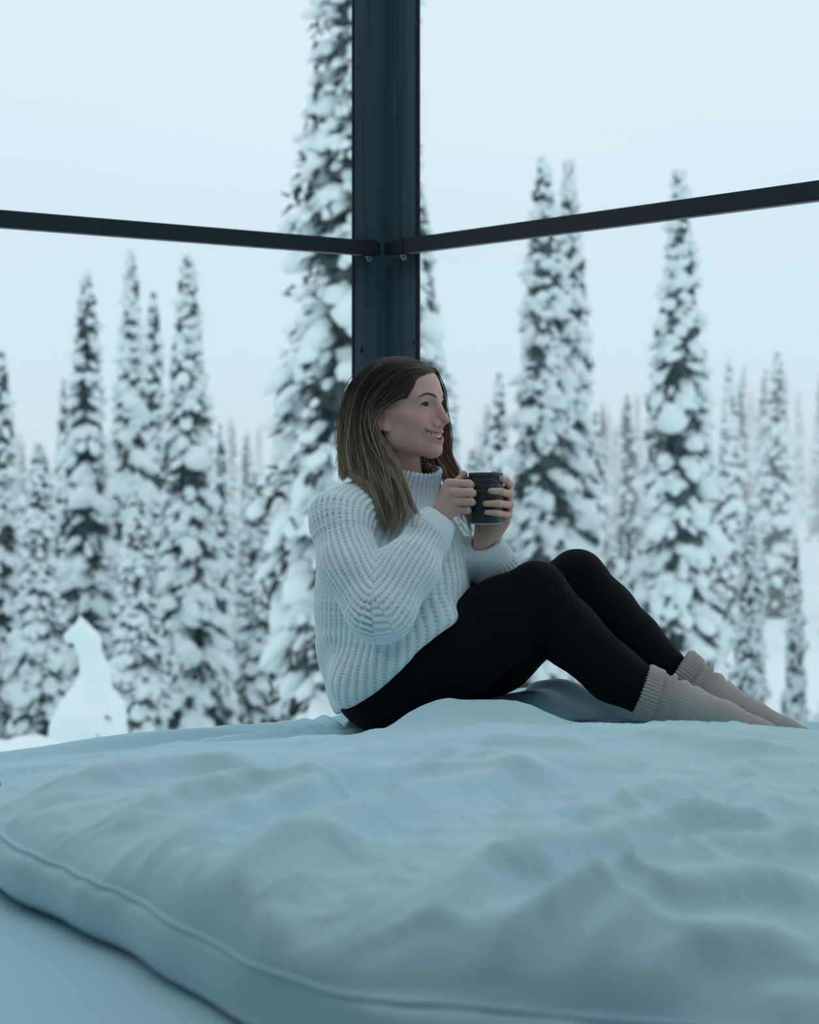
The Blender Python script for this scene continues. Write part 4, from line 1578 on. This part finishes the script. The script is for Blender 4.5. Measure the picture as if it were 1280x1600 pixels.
# creases behind the knee and at the hip
N_ = vnormals(V, Fq)
kp = P(838, 960, 3.66)
w_ = np.exp(-((V - kp) ** 2).sum(1) / 0.07 ** 2)
V = V + N_ * (0.0022 * np.sin((V[:, 0] - kp[0]) * 420 + 30 * (V[:, 2] - kp[2])) * w_)[:, None]
keep_world(mesh_obj('leggings', V, Fq, M['leggings']), person)


# socks ----------------------------------------------------------------
def make_sock(leg, foot, top, label=None):
    pts = [top, *foot[0]]
    rad = [0.0560, 0.0465, 0.0385, 0.0300, 0.0215]
    pts = [np.asarray(q_, float) for q_ in pts]

    def f(p):
        d = s_chain(p, pts, rad, 0.012)
        ax_ = pts[1] - pts[0]
        ax_ = ax_ / np.linalg.norm(ax_)
        return smax(d, -((p - pts[0].astype(np.float32)) @ ax_.astype(np.float32)), 0.008)
    allp = np.array(pts)
    V, Fq = mesh_sdf(f, allp.min(0) - 0.075, allp.max(0) + 0.075, 0.0026)
    N_ = vnormals(V, Fq)
    seg_ = np.concatenate([[0], np.cumsum(np.linalg.norm(np.diff(allp, axis=0), axis=1))])
    best = np.full(len(V), 9.0)
    s_ = np.zeros(len(V))
    ang = np.zeros(len(V))
    for i in range(len(pts) - 1):
        d_ = pts[i + 1] - pts[i]
        t_ = ((V - pts[i]) @ d_) / (d_ @ d_)
        tc_ = np.clip(t_, 0, 1)
        q_ = V - pts[i] - tc_[:, None] * d_
        dist = np.linalg.norm(q_, axis=1)
        u_ = d_ / np.linalg.norm(d_)
        e1 = np.cross(u_, [0, 1, 0])
        e1 /= np.linalg.norm(e1)
        e2 = np.cross(u_, e1)
        m_ = dist < best
        best[m_] = dist[m_]
        s_[m_] = (seg_[i] + tc_ * (seg_[i + 1] - seg_[i]))[m_]
        ang[m_] = np.arctan2(q_ @ e2, q_ @ e1)[m_]
    rib = np.sin(ang * 46)
    h_ = 0.0010 * rib * np.clip(1.3 - s_ / 0.10, 0.25, 1)
    h_ += 0.0016 * np.clip((0.036 - s_) / 0.003, 0, 1)                                   # turned cuff
    # slouch folds round the ankle
    for c_, w0, am in ((0.046, 0.006, -0.0035), (0.062, 0.008, 0.0050), (0.074, 0.005, -0.0035), (0.088, 0.008, 0.0045), (0.100, 0.005, -0.0030), (0.114, 0.009, 0.0030)):
        cc = c_ + 0.010 * np.sin(ang + c_ * 60) + 0.004 * np.sin(2 * ang + c_ * 90)
        h_ += am * np.exp(-((s_ - cc) / w0) ** 2) * (0.6 + 0.4 * np.sin(ang * 1.0 + c_ * 40))
    V = V + N_ * (h_ * 2.1)[:, None]
    col = np.array([0.47, 0.44, 0.415]) * (0.90 + 0.10 * rib[:, None])
    keep_world(mesh_obj('sock', V, Fq, M['sock'], None, True, col), person)


make_sock(R_LEG, R_FOOT, P(1003, 1079, 3.666))
make_sock(L_LEG, L_FOOT, P(1058, 1050, 3.79))


# sweater --------------------------------------------------------------
SL_R = ([P(585, 778, 3.765), P(532, 812, 3.685), P(546, 890, 3.622), P(590, 952, 3.572), P(640, 884, 3.608), P(672, 832, 3.655), P(686, 812, 3.667)],
        [0.062, 0.062, 0.064, 0.0655, 0.058, 0.047, 0.0335])
SL_L = ([P(655, 778, 3.87), P(700, 815, 3.94), P(760, 880, 3.90), P(788, 925, 3.845), P(776, 890, 3.80), P(762, 862, 3.765), P(757, 848, 3.750)],
        [0.060, 0.060, 0.060, 0.058, 0.052, 0.043, 0.0345])
TORSO = ([P(608, 1072, 3.805), P(606, 1000, 3.805), P(604, 930, 3.805), P(606, 860, 3.815), P(628, 790, 3.82)],
         [0.138, 0.146, 0.147, 0.140, 0.085])
COLLAR = (P(634, 786, 3.812), P(650, 730, 3.785))


def torso_core(p):
    d = s_chain(p, TORSO[0], TORSO[1], 0.05)
    d = smin(d, s_ell(p, P(648, 925, 3.745), (0.118, 0.12, 0.135)), 0.06)
    d = smin(d, s_ell(p, P(662, 850, 3.785), (0.085, 0.10, 0.075)), 0.05)
    # loose cloth heaped on the lap, over the hip
    d = smin(d, s_cone(p, P(562, 1066, 3.675), P(612, 1028, 3.645), 0.062, 0.054), 0.05)
    d = smin(d, s_cone(p, P(612, 1028, 3.645), P(690, 970, 3.635), 0.052, 0.036), 0.04)
    return d


def collar_sd(p):
    d = s_cone(p, COLLAR[0], COLLAR[1], 0.078, 0.0590)
    a = COLLAR[1] - COLLAR[0]
    a = a / np.linalg.norm(a)
    # the rim dips towards the front
    rim = (p - COLLAR[1].astype(np.float32)) @ (a - 0.22 * HF).astype(np.float32) - 0.002
    return smax(d, rim, 0.010)


def cuff_cut(p, d, pts):
    u_ = pts[-1] - pts[-2]
    u_ = u_ / np.linalg.norm(u_)
    end = pts[-1] + u_ * 0.006
    near = ((p - end.astype(np.float32)) ** 2).sum(1) < 0.075 ** 2
    cut = (p - end.astype(np.float32)) @ u_.astype(np.float32)
    d = np.where(near, smax(d, cut, 0.006), d)
    return np.where(near, smax(d, -s_cone(p, end - u_ * 0.028, end + u_ * 0.03, 0.0275, 0.0275), 0.004), d)


def f_sweater(p):
    t_ = torso_core(p)
    r_ = s_chain(p, SL_R[0], SL_R[1], 0.03)
    l_ = s_chain(p, SL_L[0], SL_L[1], 0.03)
    r_ = cuff_cut(p, r_, SL_R[0])
    l_ = cuff_cut(p, l_, SL_L[0])
    c_ = collar_sd(p)
    d = smin(t_, l_, 0.03)
    d = smin(d, c_, 0.020)
    # the near sleeve stays clear of the body below the armpit
    k_ = 0.008 + 0.03 * np.clip((p[:, 2] - float(P(540, 870, 3.7)[2])) / 0.06, 0, 1)
    d = np.minimum(d, r_) - np.maximum(k_ - np.abs(d - r_), 0) ** 2 / (4 * k_)
    # openings: neck, cuffs
    a = COLLAR[1] - COLLAR[0]
    d = smax(d, -s_cone(p, COLLAR[1] - a * 0.55, COLLAR[1] + a * 1.2, 0.0475, 0.052), 0.004)
    # hem
    h0 = P(520, 1113, 3.68)
    nrm = np.array([0.595, -0.12, -0.79], np.float32)
    nrm /= np.linalg.norm(nrm)
    hem = (p - h0.astype(np.float32)) @ nrm - 0.004 - 0.018 * np.exp(-((p[:, 0] + 0.08) / 0.07) ** 2) + 0.002 * np.sin(p[:, 0] * 45)
    d = smax(d, hem, 0.012)
    d = smax(d, (BED_Z + 0.004) - p[:, 2], 0.008)
    return d


V, Fq = mesh_sdf(f_sweater, P(445, 1150, 3.75) - np.array([0, 0.33, 0]), P(850, 700, 3.75) + np.array([0, 0.33, 0]), 0.0026)


def along(V, pts):
    pts = [np.asarray(q_, float) for q_ in pts]
    seg_ = np.concatenate([[0], np.cumsum([np.linalg.norm(pts[i + 1] - pts[i]) for i in range(len(pts) - 1)])])
    best = np.full(len(V), 9.0)
    s_ = np.zeros(len(V))
    ang = np.zeros(len(V))
    # rotation-minimising frames so that the ribs run on smoothly over the joints
    u0 = (pts[1] - pts[0]) / np.linalg.norm(pts[1] - pts[0])
    e1 = np.cross(u0, [0.2, 1, 0.1])
    e1 /= np.linalg.norm(e1)
    # smooth centreline
    dense = crom(pts, 60)
    sg = np.concatenate([[0], np.cumsum(np.linalg.norm(np.diff(dense, axis=0), axis=1))])
    for i in range(59):
        d_ = dense[i + 1] - dense[i]
        u_ = d_ / np.linalg.norm(d_)
        e1 = e1 - u_ * (e1 @ u_)
        e1 /= np.linalg.norm(e1)
        e2 = np.cross(u_, e1)
        tc_ = np.clip(((V - dense[i]) @ d_) / (d_ @ d_), 0 if i else -9, 1 if i < 58 else 9)
        q_ = V - dense[i] - tc_[:, None] * d_
        dist = np.linalg.norm(q_, axis=1)
        m_ = dist < best
        best[m_] = dist[m_]
        s_[m_] = (sg[i] + tc_ * (sg[i + 1] - sg[i]))[m_]
        ang[m_] = np.arctan2(q_ @ e2, q_ @ e1)[m_]
    return s_, ang, sg[-1]


p32 = V.astype(np.float32)
dt = torso_core(p32)
dr = s_chain(p32, SL_R[0], SL_R[1], 0.03)
dl = s_chain(p32, SL_L[0], SL_L[1], 0.03)
dc = collar_sd(p32)
sR, aR, lR = along(V, SL_R[0])
sL, aL, lL = along(V, SL_L[0])
sT, aT, lT = along(V, [P(590, 1150, 3.80), *TORSO[0][1:]])
sC, aC, lC = along(V, COLLAR)
N_ = vnormals(V, Fq)


def knit(s_, ang, nrib, pitch, seed):
    ph = ang * nrib
    cord = 0.5 + 0.5 * np.cos(ph)
    st = np.sin(s_ * 2 * math.pi / pitch + 0.9 * np.abs(np.sin(ph * 0.5)) * 2)
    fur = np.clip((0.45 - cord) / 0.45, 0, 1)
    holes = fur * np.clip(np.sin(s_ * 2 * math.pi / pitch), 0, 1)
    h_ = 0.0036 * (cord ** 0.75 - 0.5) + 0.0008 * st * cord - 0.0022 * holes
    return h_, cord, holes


rfade = np.clip((sR - 0.02) / 0.07, 0.0, 1)
lfade = np.clip((sL - 0.02) / 0.07, 0.0, 1)
kT = knit(sT, aT, 66, 0.0078, 1)
kR = knit(sR, aR, 30, 0.0078, 2)
kL = knit(sL, aL, 30, 0.0078, 3)
kR = (kR[0] * rfade, 1 - (1 - kR[1]) * rfade, kR[2] * rfade)
kL = (kL[0] * lfade, 1 - (1 - kL[1]) * lfade, kL[2] * lfade)
kC = knit(sC, aC, 34, 0.0075, 4)
kc_ = np.stack([dt, dr, dl, dc], -1)
w = np.exp(-np.clip((kc_ - kc_.min(1)[:, None]) / 0.006, 0, 40))
w /= w.sum(1)[:, None]
hgt = sum(w[:, i] * k_[0] for i, k_ in enumerate((kT, kR, kL, kC)))
cord = sum(w[:, i] * k_[1] for i, k_ in enumerate((kT, kR, kL, kC)))
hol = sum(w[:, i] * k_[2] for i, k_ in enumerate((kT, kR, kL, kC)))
# plain fine rib on the cuffs
for (s_, l_, a_, wi) in ((sR, lR, aR, 1), (sL, lL, aL, 2)):
    cf = np.clip((s_ - (l_ - 0.052)) / 0.004, 0, 1) * (w[:, wi] > 0.5)
    fine = 0.0009 * np.sin(a_ * 44)
    hgt = hgt * (1 - cf) + (fine + 0.0005) * cf
    hol = hol * (1 - cf)
    cord = cord * (1 - 0.7 * cf) + 0.55 * cf
h0_ = P(520, 1113, 3.68)
nh_ = np.array([0.595, -0.12, -0.79])
nh_ /= np.linalg.norm(nh_)
hd = 0.004 + 0.018 * np.exp(-((V[:, 0] + 0.08) / 0.07) ** 2) - (V - h0_) @ nh_
hgt = np.where(w[:, 0] > 0.5, hgt * np.clip(0.15 + hd / 0.05, 0.15, 1), hgt)
hgt = hgt * np.clip(f_legs(p32) / 0.025, 0.1, 1)
# folds: elbow creases, slack above the lap, drape under the arm
fold = 0.0075 * vnoise(V * np.array([9, 9, 13.0]), 41) + 0.004 * vnoise(V * 24.0, 42)
el = P(566, 930, 3.60)
fold += -0.018 * np.exp(-((V - el) ** 2).sum(1) / 0.020 ** 2)
fold *= np.clip(f_legs(p32) / 0.03, 0.15, 1)
for (px, py, d_, px2, py2, d2, wd, am) in ((548, 905, 3.56, 590, 925, 3.555, 0.010, 0.008), (556, 925, 3.55, 600, 915, 3.55, 0.008, -0.006), (570, 905, 3.56, 622, 895, 3.55, 0.009, 0.006),
                                           (505, 838, 3.65, 560, 855, 3.62, 0.006, 0.006), (545, 1060, 3.64, 620, 1030, 3.62, 0.012, 0.008), (560, 1035, 3.65, 650, 1005, 3.63, 0.010, -0.007),
                                           (540, 1085, 3.64, 590, 1060, 3.62, 0.010, -0.006), (600, 1050, 3.62, 700, 965, 3.62, 0.010, 0.006)):
    fold += am * np.exp(-(np.maximum(s_cone(p32, P(px, py, d_), P(px2, py2, d2), 0, 0), 0) / wd) ** 2)
# shoulder seam where the sleeve is sewn on
seam = np.abs(sR - 0.165)
inner_n = (N_ @ (HO * 0 + np.array([0, -1, 0.0]))) > -2
V2 = V + N_ * (hgt + fold - 0.002 * np.exp(-(seam / 0.004) ** 2) * (w[:, 1] > 0.5))[:, None]
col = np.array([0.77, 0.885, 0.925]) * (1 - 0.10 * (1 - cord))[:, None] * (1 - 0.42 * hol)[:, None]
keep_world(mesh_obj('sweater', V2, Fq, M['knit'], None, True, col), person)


# hair -----------------------------------------------------------------
def f_cap(p):
    q_ = to_head(p).astype(np.float32)
    d = s_ell(q_, (-0.016, 0, 0.028), (0.098, 0.0795, 0.083))
    d = smin(d, s_ell(q_, (-0.060, 0.010, -0.045), (0.050, 0.066, 0.090)), 0.03)
    d = smin(d, s_cone(q_, (-0.055, 0.030, -0.09), (-0.035, 0.060, -0.150), 0.040, 0.032), 0.03)
    # bare face and ear: cut back along the hairline
    s = np.abs(q_[:, 1])
    line = q_[:, 0] - (0.058 - 0.50 * np.clip(0.082 - q_[:, 2], 0, 0.12) - 0.14 * s)
    d = smax(d, line, 0.006)
    d = smax(d, -s_ell(np.stack([q_[:, 0], s, q_[:, 2]], -1), (0.018, 0.078, -0.035), (0.038, 0.035, 0.036)), 0.006)
    d = smax(d, -s_ell(np.stack([q_[:, 0], s, q_[:, 2]], -1), (0.03, 0.04, -0.09), (0.055, 0.06, 0.05)), 0.006)
    return d


V, Fq = mesh_sdf(f_cap, HO - np.array([0.16, 0.16, 0.22]), HO + np.array([0.16, 0.16, 0.14]), 0.003)
hair_root = keep_world(mesh_obj('hair_under', V, Fq, M['haircap']), person)
hair_root.name = 'hair_under'

# guide locks in head coordinates (forward, right, up), near side first
G = {
    'T': [(0.062, 0.042, 0.058), (0.046, 0.062, 0.048), (0.022, 0.076, 0.030), (-0.002, 0.085, 0.010), (-0.026, 0.090, -0.012), (-0.028, 0.089, -0.050), (0.000, 0.086, -0.100), (0.034, 0.088, -0.150), (0.062, 0.100, -0.210), (0.076, 0.112, -0.288)],
    'T2': [(0.046, 0.063, 0.014), (0.034, 0.072, 0.014), (0.016, 0.080, 0.008), (-0.006, 0.087, -0.002), (-0.026, 0.090, -0.020), (-0.032, 0.088, -0.055), (-0.010, 0.086, -0.105), (0.022, 0.088, -0.155), (0.046, 0.102, -0.215), (0.066, 0.114, -0.280)],
    'A': [(0.073, -0.010, 0.070), (0.054, 0.040, 0.083), (0.020, 0.070, 0.058), (-0.014, 0.084, 0.024), (-0.030, 0.086, -0.010), (-0.030, 0.086, -0.055), (-0.006, 0.088, -0.110), (0.022, 0.094, -0.165), (0.044, 0.108, -0.225), (0.060, 0.116, -0.292)],
    'A2': [(0.048, -0.010, 0.096), (0.026, 0.046, 0.096), (-0.012, 0.074, 0.064), (-0.038, 0.086, 0.022), (-0.050, 0.090, -0.020), (-0.050, 0.092, -0.070), (-0.036, 0.098, -0.125), (-0.018, 0.106, -0.175), (0.004, 0.116, -0.235), (0.012, 0.122, -0.280)],
    'B': [(0.020, -0.008, 0.107), (-0.008, 0.046, 0.099), (-0.046, 0.074, 0.064), (-0.070, 0.086, 0.018), (-0.080, 0.090, -0.030), (-0.080, 0.092, -0.080), (-0.066, 0.098, -0.130), (-0.046, 0.108, -0.175), (-0.016, 0.120, -0.220), (0.000, 0.128, -0.262)],
    'C': [(-0.012, 0.006, 0.111), (-0.050, 0.034, 0.100), (-0.088, 0.056, 0.062), (-0.108, 0.066, 0.010), (-0.114, 0.070, -0.045), (-0.112, 0.076, -0.095), (-0.104, 0.086, -0.140), (-0.090, 0.100, -0.180), (-0.066, 0.118, -0.220), (-0.044, 0.132, -0.262)],
    'D': [(-0.030, 0.002, 0.110), (-0.078, 0.014, 0.095), (-0.113, 0.026, 0.050), (-0.127, 0.034, -0.005), (-0.130, 0.042, -0.060), (-0.128, 0.050, -0.105), (-0.126, 0.058, -0.145), (-0.124, 0.066, -0.175), (-0.118, 0.078, -0.205), (-0.112, 0.090, -0.232)],
    'E': [(-0.030, -0.004, 0.109), (-0.080, -0.016, 0.094), (-0.116, -0.014, 0.045), (-0.126, -0.006, -0.010), (-0.128, 0.000, -0.065), (-0.126, 0.006, -0.105), (-0.122, 0.012, -0.140), (-0.120, 0.020, -0.165), (-0.118, 0.028, -0.185), (-0.116, 0.036, -0.200)],
    'F': [(0.073, -0.014, 0.070), (0.062, -0.034, 0.085), (0.056, -0.064, 0.060), (0.052, -0.086, 0.024), (0.050, -0.098, -0.020), (0.052, -0.100, -0.065), (0.058, -0.090, -0.110), (0.084, -0.072, -0.155), (0.124, -0.050, -0.215), (0.150, -0.034, -0.290)],
    'F2': [(0.043, -0.014, 0.097), (0.030, -0.040, 0.098), (0.024, -0.072, 0.066), (0.022, -0.090, 0.020), (0.022, -0.100, -0.030), (0.026, -0.100, -0.075), (0.036, -0.090, -0.120), (0.070, -0.074, -0.165), (0.112, -0.054, -0.225), (0.136, -0.040, -0.285)],
    'H': [(0.010, -0.006, 0.108), (-0.014, -0.042, 0.100), (-0.036, -0.072, 0.064), (-0.046, -0.086, 0.016), (-0.048, -0.094, -0.035), (-0.044, -0.094, -0.085), (-0.028, -0.086, -0.130), (-0.004, -0.076, -0.170), (0.030, -0.066, -0.215), (0.050, -0.060, -0.250)],
}
G = {k: np.array(v) for k, v in G.items()}
pairs = [('T', 'T2', 300), ('A', 'T', 380), ('A', 'A2', 520), ('A2', 'B', 640), ('B', 'C', 640), ('C', 'D', 560), ('D', 'E', 300), ('E', 'H', 180), ('F', 'F2', 420), ('F2', 'H', 240), ('A2', 'A2', 60), ('F', 'F', 60)]
rng = np.random.default_rng(77)
FR = {'B': 0.94, 'C': 0.74, 'D': 0.70, 'E': 0.72}
NS = 24
HV, HFc, HC = [], [], []
STR, LIFT, RAD = [], [], []
no = 0
ring3 = np.array([0, 2 * math.pi / 3, 4 * math.pi / 3])
clumps = {}
for a, b_, cnt in pairs:
    ncl = max(4, cnt // 22)
    cl_w = rng.uniform(0, 1, ncl)
    cl_off = rng.normal(0, 1, (ncl, 3)) * np.array([0.004, 0.004, 0.002])
    cl_ph = rng.uniform(0, 6.28, (ncl, 2))
    cl_tone = rng.normal(0, 0.30, ncl)
    cl_len = rng.uniform(0.80, 1.05, ncl)
    for k in range(cnt):
        c = rng.integers(ncl)
        stray = rng.uniform() < 0.05
        w0 = np.clip(cl_w[c] + rng.normal(0, 0.10), 0, 1)
        gd = G[a] * (1 - w0) + G[b_] * w0
        tt = np.linspace(0, 1, NS)
        c3 = crom(gd, NS)
        frac = cl_len[c] * rng.uniform(0.92, 1.0) * (FR.get(a, 1.0) * (1 - w0) + FR.get(b_, 1.0) * w0)
        t0_ = 0.05 * rng.uniform() ** 2
        c3 = np.stack([np.interp(t0_ + tt * (frac - t0_), tt, c3[:, i]) for i in range(3)], -1)
        grow = tt[:, None] ** 1.3
        spread = 0.25 + 1.0 * np.sin(np.clip(tt, 0, 1) * math.pi * 0.9)[:, None]
        c3 = c3 + cl_off[c] * grow * 1.6
        c3 = c3 + rng.normal(0, 1, 3) * np.array([0.0022, 0.0030, 0.0018]) * spread * (3.0 if stray else 1.0)
        wv_ = 0.0130 * grow[:, 0] * np.sin(tt * 9.5 + cl_ph[c, 0])
        c3[:, 0] += wv_
        c3[:, 1] += 0.008 * grow[:, 0] * np.sin(tt * 8 + cl_ph[c, 1])
        # lie on the skull, not inside it
        wp = from_head(c3)
        dsk = s_ell(c3.astype(np.float32), (-0.016, 0, 0.028), (0.100, 0.0815, 0.085))
        ctr = np.array([-0.016, 0, 0.028])
        pr = c3 - ctr
        pr /= np.linalg.norm(pr, axis=1)[:, None] + 1e-9
        push = np.where(c3[:, 2] > -0.03, np.clip(0.0005 - dsk, 0, 0.02), 0)
        wp = from_head(c3 + pr * push[:, None])
        STR.append(wp)
        LIFT.append(0.007 + 0.007 * rng.uniform())
        rad0 = rng.uniform(0.00045, 0.00085)
        rads = rad0 * np.interp(tt, [0, 0.05, 0.8, 1], [0.8, 1, 1, 0.25])
        RAD.append(rads)
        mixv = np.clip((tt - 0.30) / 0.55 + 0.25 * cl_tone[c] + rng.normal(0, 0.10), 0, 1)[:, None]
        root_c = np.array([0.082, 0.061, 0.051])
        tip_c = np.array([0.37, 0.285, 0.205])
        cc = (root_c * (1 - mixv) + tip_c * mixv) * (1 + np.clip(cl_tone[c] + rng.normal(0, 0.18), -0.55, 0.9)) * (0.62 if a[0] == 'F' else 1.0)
        HC.append(np.repeat(cc, 3, axis=0))
STR = np.array(STR)
LIFT = np.repeat(np.array(LIFT)[:, None], NS, 1)
flat = STR.reshape(-1, 3)
hq = to_head(flat.astype(np.float32))
low = np.where(hq[:, 2] < -0.085)[0]
lf = LIFT.ravel()[low]
for _ in range(4):                          # rest on the sweater instead of sinking into it
    pw = flat[low].astype(np.float32)
    d0 = f_sweater(pw)
    gr_ = np.stack([f_sweater(pw + np.eye(3, dtype=np.float32)[i] * 0.004) - d0 for i in range(3)], -1) / 0.004
    gr_ = gr_ * 0.75 + np.array([0.0, -0.35, 0.10])
    gr_ /= np.linalg.norm(gr_, axis=1)[:, None] + 1e-6
    flat[low] += gr_ * np.clip(lf - d0, 0, 0.04)[:, None]
up_i = np.where(hq[:, 2] > -0.05)[0]
for _ in range(3):                          # lie on the scalp and temple, not inside them
    pw = flat[up_i].astype(np.float32)
    d0 = f_head(pw)
    m_ = np.where(d0 < 0.0018)[0]
    if len(m_) == 0:
        break
    pm = pw[m_]
    gr_ = np.stack([f_head(pm + np.eye(3, dtype=np.float32)[i] * 0.003) - d0[m_] for i in range(3)], -1)
    gr_ /= np.linalg.norm(gr_, axis=1)[:, None] + 1e-6
    flat[up_i[m_]] += gr_ * np.clip(0.0018 - d0[m_], 0, 0.02)[:, None]
STR = flat.reshape(-1, NS, 3)
STR[:, 1:-1] = 0.5 * STR[:, 1:-1] + 0.25 * (STR[:, :-2] + STR[:, 2:])
for wp, rads in zip(STR, RAD):
    tg = np.gradient(wp, axis=0)
    tg /= np.linalg.norm(tg, axis=1)[:, None] + 1e-12
    n1_ = np.cross(tg, np.array([0.3, 0.8, 0.52]))
    n1_ /= np.linalg.norm(n1_, axis=1)[:, None] + 1e-12
    n2_ = np.cross(tg, n1_)
    vv = wp[:, None, :] + rads[:, None, None] * (np.cos(ring3)[None, :, None] * n1_[:, None, :] + np.sin(ring3)[None, :, None] * n2_[:, None, :])
    HV.append(vv.reshape(-1, 3))
    ii = np.arange(NS - 1)[:, None] * 3 + np.arange(3)[None]
    jj = np.arange(NS - 1)[:, None] * 3 + (np.arange(3)[None] + 1) % 3
    HFc.append(np.stack([ii, jj, jj + 3, ii + 3], -1).reshape(-1, 4) + no)
    no += NS * 3
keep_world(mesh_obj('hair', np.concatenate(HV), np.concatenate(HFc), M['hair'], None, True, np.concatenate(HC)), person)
